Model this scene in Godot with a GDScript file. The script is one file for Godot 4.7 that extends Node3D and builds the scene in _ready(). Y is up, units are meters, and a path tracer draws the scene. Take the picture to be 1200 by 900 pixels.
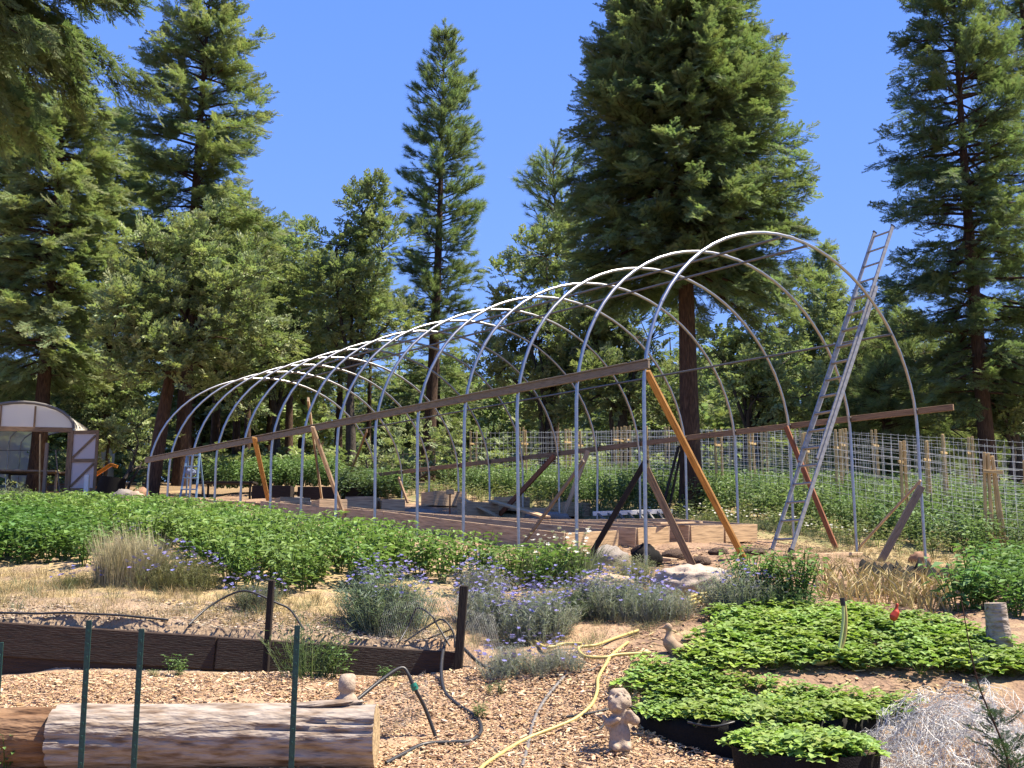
extends Node3D
# A hillside market garden: a bare hoop-house frame, crops and conifers. Metres; y up; the camera looks along -z.

const YAW := 0.6925                      # heading of the hoop house
const HOOP_U := 9.2133
const HOOP_V := 9.7890 - 0.03
const HOOP_W := 6.2172 + 0.08
const HOOP_S := 1.22
const EYE := 1.6

var rng := RandomNumberGenerator.new()
var taken := {}
var M := {}

class MB:
	var v := PackedVector3Array()
	var n := PackedVector3Array()
	var c := PackedColorArray()
	var i := PackedInt32Array()
	var col := Color.WHITE
	func face(p: Array, centre: Vector3, smooth_n = null) -> void:
		var nn: Vector3 = (p[1] - p[0]).cross(p[2] - p[0]).normalized()
		var mid := Vector3.ZERO
		for q in p: mid += q
		mid /= p.size()
		var flip := nn.dot(mid - centre) < 0.0
		if flip: nn = -nn
		var b := v.size()
		for q in p:
			v.append(q); n.append(nn if smooth_n == null else (q - centre).normalized()); c.append(col)
		for k in range(1, p.size() - 1):
			if flip: i.append_array([b, b + k, b + k + 1])
			else: i.append_array([b, b + k + 1, b + k])
	func box(o: Vector3, x: Vector3, y: Vector3, z: Vector3, ch := 0.004) -> void:
		# half-extent vectors with chamfered edges
		var lx := x.length(); var ly := y.length(); var lz := z.length()
		var ax := x / lx; var ay := y / ly; var az := z / lz
		var cc: float = minf(ch, minf(lx, minf(ly, lz)) * 0.45)
		var P := func(sx: int, sy: int, sz: int, w: int) -> Vector3:
			return o + ax * sx * (lx - (0.0 if w == 0 else cc)) + ay * sy * (ly - (0.0 if w == 1 else cc)) + az * sz * (lz - (0.0 if w == 2 else cc))
		for s in [-1, 1]:
			face([P.call(s, -1, -1, 0), P.call(s, 1, -1, 0), P.call(s, 1, 1, 0), P.call(s, -1, 1, 0)], o)
			face([P.call(-1, s, -1, 1), P.call(1, s, -1, 1), P.call(1, s, 1, 1), P.call(-1, s, 1, 1)], o)
			face([P.call(-1, -1, s, 2), P.call(1, -1, s, 2), P.call(1, 1, s, 2), P.call(-1, 1, s, 2)], o)
			for t in [-1, 1]:
				face([P.call(s, t, -1, 0), P.call(s, t, 1, 0), P.call(s, t, 1, 1), P.call(s, t, -1, 1)], o)
				face([P.call(s, -1, t, 0), P.call(s, 1, t, 0), P.call(s, 1, t, 2), P.call(s, -1, t, 2)], o)
				face([P.call(-1, s, t, 1), P.call(1, s, t, 1), P.call(1, s, t, 2), P.call(-1, s, t, 2)], o)
				for w in [-1, 1]:
					face([P.call(s, t, w, 0), P.call(s, t, w, 1), P.call(s, t, w, 2)], o)
	func tube(pts: Array, rad, sides := 6, caps := true) -> void:
		var m := pts.size()
		var t0: Vector3 = (pts[1] - pts[0]).normalized()
		var ref := Vector3.UP if absf(t0.y) < 0.9 else Vector3.RIGHT
		var a: Vector3 = t0.cross(ref).normalized()
		var b0 := v.size()
		for j in m:
			var t: Vector3 = (pts[mini(j + 1, m - 1)] - pts[maxi(j - 1, 0)]).normalized()
			a = (a - t * a.dot(t)).normalized()
			var b := t.cross(a)
			var r: float = rad[j] if rad is Array else rad
			for k in sides:
				var ang := TAU * k / sides
				var d := a * cos(ang) + b * sin(ang)
				v.append(pts[j] + d * r); n.append(d); c.append(col)
		for j in m - 1:
			for k in sides:
				var q := b0 + j * sides + k
				var q2 := b0 + j * sides + (k + 1) % sides
				i.append_array([q, q + sides, q2 + sides, q, q2 + sides, q2])
		if caps:
			for e in 2:
				var base := v.size()
				var ring := b0 if e == 0 else b0 + (m - 1) * sides
				var tn: Vector3 = (pts[0] - pts[1]).normalized() if e == 0 else (pts[m - 1] - pts[m - 2]).normalized()
				for k in sides:
					v.append(v[ring + k]); n.append(tn); c.append(col)
				for k in range(1, sides - 1):
					if e == 0: i.append_array([base, base + k, base + k + 1])
					else: i.append_array([base, base + k + 1, base + k])
	func tri(a: Vector3, b: Vector3, d: Vector3) -> void:
		var q := v.size()
		var nn := (d - a).cross(b - a).normalized()
		v.append(a); v.append(b); v.append(d)
		n.append(nn); n.append(nn); n.append(nn)
		c.append(col); c.append(col); c.append(col)
		i.append_array([q, q + 1, q + 2])
	func leaf(base: Vector3, dir: Vector3, side: Vector3, length: float, width: float, fold := 0.2, sag := 0.0) -> void:
		# a pointed leaf folded along its midrib: two faces
		var up := side.cross(dir).normalized()
		var mid := base + dir * length * 0.45 + up * (fold * width * 0.5 - sag * length * 0.15)
		var tip := base + dir * length - up * sag * length
		tri(base, mid - side * width * 0.5, tip)
		tri(base, tip, mid + side * width * 0.5)
	func blade(base: Vector3, dir: Vector3, side: Vector3, length: float, width: float, bend: Vector3) -> void:
		var m1 := base + dir * length * 0.55 + bend * length * 0.25
		var tip := base + dir * length * 0.95 + bend * length
		tri(base - side * width * 0.5, m1 - side * width * 0.4, base + side * width * 0.5)
		tri(m1 - side * width * 0.4, m1 + side * width * 0.4, base + side * width * 0.5)
		tri(m1 - side * width * 0.4, tip, m1 + side * width * 0.4)
	func mesh() -> ArrayMesh:
		var arr := []
		arr.resize(Mesh.ARRAY_MAX)
		arr[Mesh.ARRAY_VERTEX] = v; arr[Mesh.ARRAY_NORMAL] = n; arr[Mesh.ARRAY_COLOR] = c; arr[Mesh.ARRAY_INDEX] = i
		var me := ArrayMesh.new()
		me.add_surface_from_arrays(Mesh.PRIMITIVE_TRIANGLES, arr)
		return me

# ---- naming and adding -------------------------------------------------------------------------
func numbered(called: String) -> String:
	if not taken.has(called):
		taken[called] = 0
		return called
	taken[called] += 1
	return "%s_%03d" % [called, taken[called]]

func tag(o: Node, label := "", category := "", group := "", kind := "") -> void:
	if label: o.set_meta("label", label)
	if category: o.set_meta("category", category)
	if group: o.set_meta("group", group)
	if kind: o.set_meta("kind", kind)

func thing(called: String, label: String, category: String, at := Vector3.ZERO, group := "", kind := "") -> Node3D:
	var o := Node3D.new()
	o.name = numbered(called)
	add_child(o)
	o.position = at
	tag(o, label, category, group, kind)
	return o

func part(called: String, mesh: Mesh, mat: Material, parent: Node3D, xf := Transform3D.IDENTITY) -> MeshInstance3D:
	var o := MeshInstance3D.new()
	o.name = called
	o.mesh = mesh
	o.material_override = mat
	parent.add_child(o, true)
	o.transform = xf
	return o

func scatter(called: String, mesh: Mesh, mat: Material, buf: PackedFloat32Array, parent: Node3D) -> MultiMeshInstance3D:
	var mm := MultiMesh.new()
	mm.transform_format = MultiMesh.TRANSFORM_3D
	mm.use_colors = true
	mm.mesh = mesh
	mm.instance_count = buf.size() / 16
	mm.buffer = buf
	var o := MultiMeshInstance3D.new()
	o.name = called
	o.multimesh = mm
	o.material_override = mat
	o.set_meta("kind", "stuff")
	parent.add_child(o, true)
	return o

func put(buf: PackedFloat32Array, b: Basis, o: Vector3, c: Color) -> void:
	buf.append_array([b.x.x, b.y.x, b.z.x, o.x, b.x.y, b.y.y, b.z.y, o.y, b.x.z, b.y.z, b.z.z, o.z, c.r, c.g, c.b, 1.0])

func beam_xf(a: Vector3, b: Vector3, up := Vector3.UP) -> Transform3D:
	var x := (b - a).normalized()
	var z := x.cross(up)
	if z.length() < 0.05: z = x.cross(Vector3(0.64, 0, 0.77))
	z = z.normalized()
	return Transform3D(Basis(x, z.cross(x), z), (a + b) * 0.5)

# a sawn board from a to b, its length along its own x axis
func board(called: String, a: Vector3, b: Vector3, h: float, w: float, mat: Material, parent: Node3D, up := Vector3.UP, ch := 0.004) -> MeshInstance3D:
	var mb := MB.new()
	mb.box(Vector3.ZERO, Vector3((b - a).length() * 0.5, 0, 0), Vector3(0, h * 0.5, 0), Vector3(0, 0, w * 0.5), ch)
	return part(called, mb.mesh(), mat, parent, beam_xf(a, b, up))

func tube_part(called: String, pts: Array, r, mat: Material, parent: Node3D, sides := 8) -> MeshInstance3D:
	var mb := MB.new()
	mb.tube(pts, r, sides)
	return part(called, mb.mesh(), mat, parent)

func spline(p: Array, per := 6) -> Array:
	var out := []
	for k in p.size() - 1:
		var a: Vector3 = p[maxi(k - 1, 0)]; var b: Vector3 = p[k]; var c: Vector3 = p[k + 1]; var d: Vector3 = p[mini(k + 2, p.size() - 1)]
		for s in per:
			var t := float(s) / per
			out.append(0.5 * ((2.0 * b) + (c - a) * t + (2.0 * a - 5.0 * b + 4.0 * c - d) * t * t + (3.0 * b - a - 3.0 * c + d) * t * t * t))
	out.append(p[p.size() - 1])
	return out

func R(a: float, b: float) -> float:
	return rng.randf_range(a, b)

# ---- the lie of the land: a thin-plate surface through surveyed heights, with the step of the retaining wall ----
var LAND_X := PackedFloat64Array([1.58091, 0.879835, 0.0939594, -0.673956, -2.20618, -3.79696, -6.15816, -8.48121, 6.46107, 5.64611, 4.03379, 2.48699, 0.925101, -1.41085, 8.76241, 3.93203, -12.4521, -14.4756, -10.0072, 0, 10.5911, -9.82746, -2.61661, -0.837521, 0, 0.701309, 1.61681, 3.27221, -1.86202, -3.30829, -0.771865, -4.08163, -2.40377, -0.850019, 0.136842, -3.95232, -1.97491, -5.68526, 0.433057, 0.74737, 0.763927, 3.76317, 1.98906, 3.61547, 5.7865, 2.49797, 3.89989, -6, 0, 6, -9, -9, -12, 10, 12, 16, 22, -22, -20, 20, -50, -50, 0, 0, 50, 50, -300, -300, 0, 0, 300, 300])
var LAND_D := PackedFloat64Array([13.341, 14.28, 15.2189, 16.1579, 18.0359, 19.9138, 22.7307, 25.5477, 17.3105, 18.2494, 20.1274, 22.0054, 23.8833, 26.7002, 20, 24, 32, 31, 31, 42, 34, 42, 7, 7, 7.6, 7.2, 7.2, 7.5, 8.2, 8.1, 8.5, 8.9, 9, 9.3, 9, 10.3, 10.3, 12.3, 11.3, 9.8, 8.4, 9, 10.4, 11.8, 13, 13, 15.8, 1, 1, 1, 7, 11, 20, 7, 13, 22, 40, 45, 5, 5, 62, 110, 62, 110, 62, 110, 400, -60, 400, -60, 400, -60])
var LAND_W := PackedFloat64Array([0.0254504352, -0.0414277771, 0.0276306733, -0.0180264466, 0.00777016964, 0.000729503698, -0.00183799239, 0.0044967956, -0.0313501574, 0.0178205218, 0.00956665784, -0.0152029121, -0.0179187315, 0.0054668741, -0.0105961959, 0.0213619141, 0.000853742461, 0.00128115604, -0.00595078556, -8.2767023e-06, 0.0005744299, 0.00195943231, -0.0657989105, 0.00368749849, -0.0846515905, 0.0499214377, -0.0540809072, 0.00322059421, 0.127120973, 0.0949725872, 0.0384845369, -0.0651580447, -0.119319726, -0.169266629, 0.105944947, 0.0366171679, 0.0845510478, -0.010379326, -0.00255778071, -0.0350134604, 0.0320803036, 0.00957386182, 0.0253419012, -0.0225071127, 0.00555872679, -0.00347344387, 0.0161950045, 0.00369025823, 0.00585941261, 0.000439715086, -0.0088353837, 0.0129204105, -0.00193508054, -0.00347531357, 0.00813237705, 0.00255903586, -0.00108631494, -0.000516298313, -0.000479648517, -0.000959769625, 8.27516762e-05, 1.5145392e-05, -0.000404124082, -3.72383894e-05, 2.69864036e-05, 0.000124431415, 1.30349321e-06, -5.67853004e-06, -2.67109299e-05, 0.000207234953, -3.47983607e-08, -4.15535178e-06])
var LAND_C := PackedFloat64Array([17.6164732, 5.49579583e-05, 0.0303555276])


func wall_step(x: float, d: float) -> float:
	var dx := (-0.4237) - (-4.7222); var dz := 9.0000 - 8.6000
	var l := sqrt(dx * dx + dz * dz)
	dx /= l; dz /= l
	var t := (x - (-4.7222)) * dx + (d - 8.6000) * dz
	var q := -(x - (-4.7222)) * dz + (d - 8.6000) * dx
	var b := 1.0 - clampf((q - 0.2) / 2.2, 0, 1)
	return (0.44 - 0.2 * clampf(t / l, 0, 1)) * (1.0 - clampf((t - l + 0.15) / 0.5, 0, 1)) * clampf((q - 0.05) / 0.05, 0, 1) * b * b * (3.0 - 2.0 * b)

func smooth_land(x: float, d: float) -> float:
	var h := LAND_C[0] + LAND_C[1] * x + LAND_C[2] * d
	for k in LAND_W.size():
		var a: float = x - LAND_X[k]; var b: float = d - LAND_D[k]
		var r2 := a * a + b * b
		if r2 > 1e-9: h += LAND_W[k] * 0.5 * r2 * log(r2)
	return h + EYE

var land := PackedFloat32Array()
const LW := 181
const LD := 261
func survey() -> void:
	land.resize(LW * LD)
	for j in LD:
		for k in LW:
			land[j * LW + k] = smooth_land(-18.0 + k * 0.2, j * 0.2)

func gy(x: float, z: float) -> float:
	var d := -z
	var fx := (x + 18.0) / 0.2; var fd := d / 0.2
	if fx < 0 or fd < 0 or fx >= LW - 1 or fd >= LD - 1: return smooth_land(x, d)
	var kx := int(fx); var kd := int(fd)
	fx -= kx; fd -= kd
	var q := kd * LW + kx
	var h := lerpf(lerpf(land[q], land[q + 1], fx), lerpf(land[q + LW], land[q + LW + 1], fx), fd)
	return h + (wall_step(x, d) if d < 13.0 else 0.0)

func on(x: float, z: float, up := 0.0) -> Vector3:
	return Vector3(x, gy(x, z) + up, z)

func tun(u: float, v: float) -> Vector2:
	return Vector2(-u * sin(YAW) + v * cos(YAW), -(u * cos(YAW) + v * sin(YAW)))

func tung(u: float, v: float, up := 0.0) -> Vector3:
	var p := tun(u, v)
	return on(p.x, p.y, up)

func tunp(u: float, v: float, y: float) -> Vector3:
	var p := tun(u, v)
	return Vector3(p.x, y, p.y)

# ---- materials --------------------------------------------------------------------------------
func noise_tex(seed_: int, freq: float, cols: Array, size := 512, octaves := 5, type := FastNoiseLite.TYPE_SIMPLEX_SMOOTH, normal := false) -> NoiseTexture2D:
	var f := FastNoiseLite.new()
	f.seed = seed_
	f.noise_type = type
	f.frequency = freq
	f.fractal_octaves = octaves
	var t := NoiseTexture2D.new()
	t.width = size; t.height = size
	t.seamless = true
	t.noise = f
	if normal:
		t.as_normal_map = true
		t.bump_strength = 6.0
	else:
		var g := Gradient.new()
		var offs := PackedFloat32Array()
		var cs := PackedColorArray()
		for k in cols.size():
			offs.append(float(k) / maxi(cols.size() - 1, 1)); cs.append(cols[k])
		g.offsets = offs; g.colors = cs
		t.color_ramp = g
	return t

func L(r: float, g: float, b: float) -> Color:
	return Color(r, g, b).linear_to_srgb()

func mat(c: Color, rough := 0.8, tex: Texture2D = null, scale := Vector3.ONE, extra := {}) -> StandardMaterial3D:
	var m := StandardMaterial3D.new()
	m.albedo_color = c
	m.roughness = rough
	m.metallic_specular = 0.4
	if tex:
		m.albedo_texture = tex
		m.uv1_triplanar = true
		m.uv1_scale = scale
	for k in extra: m.set(k, extra[k])
	return m

func leaf_mat(rough := 0.62, back := 0.85, spec := 0.25) -> StandardMaterial3D:
	var m := StandardMaterial3D.new()
	m.vertex_color_use_as_albedo = true
	m.roughness = rough
	m.metallic_specular = spec
	m.backlight_enabled = true
	m.backlight = Color(back * .95, back, back * 0.78)
	m.cull_mode = BaseMaterial3D.CULL_DISABLED
	return m

func make_materials() -> void:
	var grain := noise_tex(11, 0.012, [L(.30, .30, .30), L(.62, .6, .58), L(.8, .79, .77), L(1, 1, 1)], 512, 5)
	var grain2 := noise_tex(12, 0.03, [L(.25, .24, .23), L(.75, .74, .73), L(.95, .95, .95), L(1, 1, 1)], 512, 4)
	var bump := noise_tex(13, 0.04, [Color.BLACK, Color.WHITE], 512, 4)
	var rel := func(m: StandardMaterial3D, cm: float) -> StandardMaterial3D:
		m.heightmap_enabled = true; m.heightmap_texture = bump; m.heightmap_scale = cm
		return m
	M.cedar_board = rel.call(mat(L(.54, .39, .25), 0.8, grain, Vector3(.35, 5, 5)), 0.25)
	M.new_board = rel.call(mat(L(.56, .39, .22), 0.75, grain, Vector3(.35, 5, 5)), 0.2)
	M.orange_board = rel.call(mat(L(0.490, 0.261, 0.079), 0.7, grain, Vector3(.35, 5, 5)), 0.2)
	M.red_board = rel.call(mat(L(0.269, 0.103, 0.047), 0.75, grain, Vector3(.35, 5, 5)), 0.2)
	M.brown_board = rel.call(mat(L(0.284, 0.182, 0.103), 0.8, grain, Vector3(.35, 5, 5)), 0.25)
	M.grey_board = rel.call(mat(L(0.198, 0.158, 0.118), 0.85, grain2, Vector3(.3, 6, 6)), 0.3)
	M.dark_board = rel.call(mat(L(.042, .024, .015), 0.7, grain, Vector3(.45, 4, 4)), 0.5)
	M.black_wood = rel.call(mat(L(.026, .018, .013), 0.85, grain, Vector3(.4, 5, 5)), 0.4)
	M.stake = rel.call(mat(L(0.616, 0.442, 0.205), 0.8, grain, Vector3(.5, 6, 6)), 0.15)
	M.log = rel.call(mat(L(0.332, 0.296, 0.257), 0.85, noise_tex(14, 0.011, [L(.14, .1, .07), L(.42, .33, .26), L(.78, .73, .69), L(.92, .91, .9), L(1, 1, 1)], 1024, 6), Vector3(.3, 1.5, 1.5)), 1.6)
	M.log_red = rel.call(mat(L(0.269, 0.198, 0.138), 0.85, noise_tex(15, 0.014, [L(.2, .12, .07), L(.6, .45, .32), L(1, .9, .8)], 512, 5), Vector3(.3, 1.5, 1.5)), 1.6)
	M.log_end = rel.call(mat(L(0.442, 0.332, 0.190), 0.8, grain, Vector3(2, 2, 2)), 0.4)
	M.bark = rel.call(mat(L(0.134, 0.083, 0.055), 0.95, noise_tex(16, 0.03, [L(.15, .13, .12), L(.45, .42, .4), L(1, .95, .9)], 512, 4), Vector3(1.6, .22, 1.6)), 3.0)
	M.bark_grey = rel.call(mat(L(0.103, 0.087, 0.075), 0.95, noise_tex(17, 0.03, [L(.2, .19, .18), L(.6, .58, .55), L(1, 1, 1)], 512, 4), Vector3(1.6, .35, 1.6)), 2.0)
	M.steel = mat(L(0.411, 0.411, 0.407), 0.36, noise_tex(18, 0.02, [L(.72, .73, .75), L(1, 1, 1)], 256, 3), Vector3(1.5, 1.5, 1.5), {"metallic": 1.0})
	M.alu = mat(L(0.205, 0.201, 0.194), 0.55, noise_tex(19, 0.02, [L(.6, .6, .6), L(1, 1, 1)], 256, 3), Vector3(2, 2, 2), {"metallic": 0.85})
	M.ladder = mat(L(.36, .355, .34), 0.5, noise_tex(25, 0.02, [L(.6, .6, .6), L(1, 1, 1)], 256, 3), Vector3(2, 2, 2), {"metallic": 0.6})
	M.net = mat(L(0.237, 0.237, 0.229), 0.5, null, Vector3.ONE, {"metallic": 0.4})
	M.wire = mat(L(0.585, 0.593, 0.593), 0.45, null, Vector3.ONE, {"metallic": 0.3})
	M.t_post = mat(L(0.016, 0.067, 0.055), 0.45, noise_tex(20, 0.04, [L(.5, .5, .5), L(1, 1, 1)], 256, 3), Vector3(3, 3, 3))
	M.black_plastic = mat(L(0.017, 0.017, 0.019), 0.42)
	M.black_fabric = rel.call(mat(L(0.011, 0.011, 0.011), 0.8, grain2, Vector3(3, 3, 3), {"metallic_specular": 0.2}), 0.4)
	M.black_hose = mat(L(0.024, 0.024, 0.025), 0.4)
	M.grey_hose = mat(L(0.126, 0.118, 0.111), 0.5)
	M.yellow_hose = mat(L(0.442, 0.371, 0.134), 0.45, noise_tex(21, 0.03, [L(.75, .73, .7), L(1, 1, 1)], 256, 3), Vector3(3, 3, 3))
	M.stone = rel.call(mat(L(0.332, 0.269, 0.205), 0.9, noise_tex(22, 0.03, [L(.55, .5, .46), L(.9, .88, .86), L(1, 1, 1)], 256, 5), Vector3(5, 5, 5)), 0.3)
	M.rock = rel.call(mat(L(0.237, 0.213, 0.190), 0.95, grain2, Vector3(2, 2, 2)), 1.0)
	M.clay = mat(L(0.276, 0.158, 0.095), 0.85, grain2, Vector3(5, 5, 5))
	M.sack = rel.call(mat(L(0.363, 0.300, 0.245), 0.8, noise_tex(23, 0.02, [L(.8, .78, .75), L(1, 1, 1)], 256, 4), Vector3(2, 2, 2)), 0.4)
	M.tan_cloth = rel.call(mat(L(0.411, 0.316, 0.213), 0.9, grain2, Vector3(2, 2, 2)), 0.5)
	M.film = mat(Color(.95, .93, .89, 0.72), 0.35, null, Vector3.ONE, {"transparency": BaseMaterial3D.TRANSPARENCY_ALPHA, "backlight_enabled": true, "backlight": Color(.8, .8, .8)})
	M.panel = mat(L(0.490, 0.458, 0.458), 0.3, null, Vector3.ONE, {"backlight_enabled": true, "backlight": Color(.7, .66, .66)})
	M.blue_paint = mat(L(0.126, 0.205, 0.300), 0.4)
	M.orange_paint = mat(L(0.632, 0.221, 0.024), 0.45)
	M.white_paint = mat(L(0.616, 0.600, 0.569), 0.5)
	M.blue_cloth = mat(L(0.158, 0.190, 0.269), 0.9)
	M.wire_old = mat(L(.44, .44, .435), 0.5, null, Vector3.ONE, {"metallic": 0.3})
	M.red_paint = mat(L(0.395, 0.040, 0.016), 0.5)
	M.green_plastic = mat(L(0.016, 0.134, 0.095), 0.4)
	M.soil = rel.call(mat(L(0.079, 0.051, 0.036), 0.95, grain2, Vector3(2, 2, 2)), 2.0)
	M.clay_bird = rel.call(mat(L(0.332, 0.237, 0.158), 0.85, grain2, Vector3(8, 8, 8)), 0.2)
	M.cardboard = rel.call(mat(L(0.395, 0.261, 0.158), 0.9, grain, Vector3(1, 1, 1)), 0.2)
	M.leaf = leaf_mat()
	M.gloss_leaf = leaf_mat(0.5, 0.9, 0.4)
	M.needle = leaf_mat(0.6, 1.0, 0.3)
	M.dry = leaf_mat(0.7, 0.5, 0.3)
	M.petal = leaf_mat(0.6, 0.6, 0.2)
	M.chip = mat(Color.WHITE, 0.9, null, Vector3.ONE, {"vertex_color_use_as_albedo": true})
	var gm := mat(Color.WHITE, 0.95, noise_tex(24, 0.05, [L(.42, .4, .38), L(.8, .78, .76), L(1, 1, 1), L(1, 1, 1)], 1024, 6), Vector3(.7, .7, .7), {"vertex_color_use_as_albedo": true, "uv1_world_triplanar": true})
	M.ground = rel.call(gm, 3.0)

# ---- sprays, twigs and plants: small meshes that are placed many times ----------------------------
func tint(base: Color, amount := 0.25) -> Color:
	var k := 1.0 + R(-amount, amount)
	return Color(base.r * k * R(.92, 1.1), base.g * k, base.b * k * R(.85, 1.1))

func cedar_spray() -> ArrayMesh:
	var mb := MB.new()
	mb.col = Color(0.395, 0.284, 0.174)
	mb.blade(Vector3.ZERO, Vector3.BACK, Vector3.RIGHT, 0.9, 0.03, Vector3(0, -.12, 0))
	for k in 9:
		var t := 0.08 + 0.86 * k / 8.0
		var p := Vector3(0, -0.16 * t * t, t)
		for s in [-1.0, 1.0]:
			var ln := (0.46 - 0.26 * t) * R(.8, 1.15)
			var a := R(.6, .95)
			var d := Vector3(s * sin(a), R(-.35, .3), cos(a)).normalized()
			mb.col = tint(Color(1, 1, 1), .18)
			mb.leaf(p, d, Vector3.UP.cross(d).normalized(), ln, .05, .3, .12)
			for q in 3:
				var f := 0.3 + 0.25 * q
				var p2 := p + d * ln * f
				for s2 in [-1.0, 1.0]:
					var d2 := d.rotated(Vector3.UP, s2 * R(.5, .8))
					mb.leaf(p2, d2, Vector3.UP.cross(d2).normalized(), ln * .42 * R(.7, 1.1), .036, .3, .1)
	mb.leaf(Vector3(0, -.14, .9), Vector3(0, -.15, 1).normalized(), Vector3.RIGHT, .22, .07)
	return mb.mesh()

func pine_tuft() -> ArrayMesh:
	var mb := MB.new()
	mb.col = Color(0.435, 0.316, 0.221)
	mb.tube([Vector3.ZERO, Vector3(0, .02, .75)], [.025, .012], 3, false)
	for k in 64:
		var t := pow(R(0, 1), .7)
		var p := Vector3(0, 0, .15 + .6 * t)
		var a := R(0, TAU)
		var open := R(.35, 1.15)
		var d := Vector3(sin(open) * cos(a), sin(open) * sin(a), cos(open)).normalized()
		mb.col = tint(Color(1, 1, 1), .25)
		var side := d.cross(Vector3(R(-1, 1), R(-1, 1), R(-1, 1))).normalized()
		var ln := R(.3, .48)
		mb.tri(p - side * .011, p + d * ln, p + side * .011)
	return mb.mesh()

func oak_twig(n := 18, lw := .55) -> ArrayMesh:
	var mb := MB.new()
	mb.col = Color(0.356, 0.284, 0.221)
	mb.tube([Vector3.ZERO, Vector3(.05, .02, .4), Vector3(0, .05, .8)], [.018, .014, .008], 3, false)
	for k in n:
		var t := (k + .5) / n
		var p := Vector3(R(-.06, .06), .03 * t, .1 + .75 * t)
		var a := k * 2.4 + R(-.4, .4)
		var d := Vector3(cos(a), R(-.3, .6), sin(a) * .3 + R(.1, .8)).normalized()
		var side := d.cross(Vector3(R(-.5, .5), 1, R(-.5, .5))).normalized()
		mb.col = tint(Color(1, 1, 1), .3)
		var ln := R(.22, .34)
		mb.leaf(p + d * R(0, .12), d, side, ln, ln * lw, .35, R(-.05, .25))
	return mb.mesh()

# a bushy crop plant about one unit tall; leaves in whorls up several stems
func crop_plant(stems: int, leaves: int, leaf_len: float, leaf_w: float, spread: float, droop: float) -> ArrayMesh:
	var mb := MB.new()
	for s in stems:
		var a := TAU * s / stems + R(-.4, .4)
		var top := Vector3(cos(a) * spread * R(.3, 1), R(.72, 1.05), sin(a) * spread * R(.3, 1))
		var root := Vector3(cos(a) * .05, 0, sin(a) * .05)
		mb.col = Color(0.632, 0.711, 0.474)
		mb.tube([root, root.lerp(top, .5) + Vector3(0, .06, 0), top], [.014, .011, .006], 3, false)
		for k in leaves:
			var t: float = .22 + .8 * (k + R(0, 1)) / leaves
			var p := root.lerp(top, minf(t, 1.0))
			var b := a + k * 2.4 + R(-.5, .5)
			var d := Vector3(cos(b), R(-.35, .45), sin(b)).normalized()
			var side := d.cross(Vector3(R(-.35, .35), 1, R(-.35, .35))).normalized()
			mb.col = tint(Color(1, 1, 1), .32) if rng.randf() > .05 else Color(1.9, 1.35, 1.2)
			var ln := leaf_len * R(.5, 1.2)
			mb.leaf(p + d * R(.02, .10), d, side, ln, ln * leaf_w, .3, droop * R(.3, 1.5))
	return mb.mesh()

func strawberry_plant() -> ArrayMesh:
	var mb := MB.new()
	for k in 17:
		var a := k * 2.4 + R(-.3, .3)
		var r := sqrt((k + .5) / 17.0)
		var top := Vector3(cos(a) * r * .85, R(.5, 1.0) * (1.1 - .45 * r), sin(a) * r * .85)
		mb.col = Color(0.711, 0.671, 0.395)
		mb.tube([Vector3(cos(a) * .06, 0, sin(a) * .06), top * Vector3(.6, .7, .6), top], [.014, .012, .01], 3, false)
		var old := rng.randf() < .09
		for q in 3:
			var b := a + (q - 1) * 1.25 + R(-.2, .2)
			var d := Vector3(cos(b), R(-.3, .35), sin(b)).normalized()
			var side := d.cross(Vector3(R(-.3, .3), 1, R(-.3, .3))).normalized()
			var up := side.cross(d)
			mb.col = tint(Color(1, 1, 1), .22) if not old else Color(2.6, 1.0, .7)
			var ln := R(.30, .42)
			var w := ln * .42
			# a broad toothed leaflet: two folded halves of two faces each
			var m1 := top + d * ln * .35; var m2 := top + d * ln * .75
			for s in [-1.0, 1.0]:
				var e1: Vector3 = m1 + side * s * w + up * .05; var e2: Vector3 = m2 + side * s * w * .85 + up * .04
				var tip := top + d * ln - up * .03
				if s < 0:
					mb.tri(top, e1, m2); mb.tri(e1, e2, m2); mb.tri(m2, e2, tip)
				else:
					mb.tri(top, m2, e1); mb.tri(e1, m2, e2); mb.tri(m2, tip, e2)
	return mb.mesh()

func grass_tuft(n: int, spread: float, bend: float, width := .02) -> ArrayMesh:
	var mb := MB.new()
	for k in n:
		var a := R(0, TAU); var r := sqrt(R(0, 1)) * spread
		var out := Vector3(cos(a), 0, sin(a))
		var b := R(0, TAU)
		mb.col = tint(Color(1, 1, 1), .3)
		mb.blade(out * r * .5, (Vector3.UP + out * R(0, .5)).normalized(), Vector3(cos(b), 0, sin(b)), R(.45, 1.0), width, (out * R(.1, 1) + Vector3(0, -R(.0, .5), 0)) * bend)
	return mb.mesh()

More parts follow.
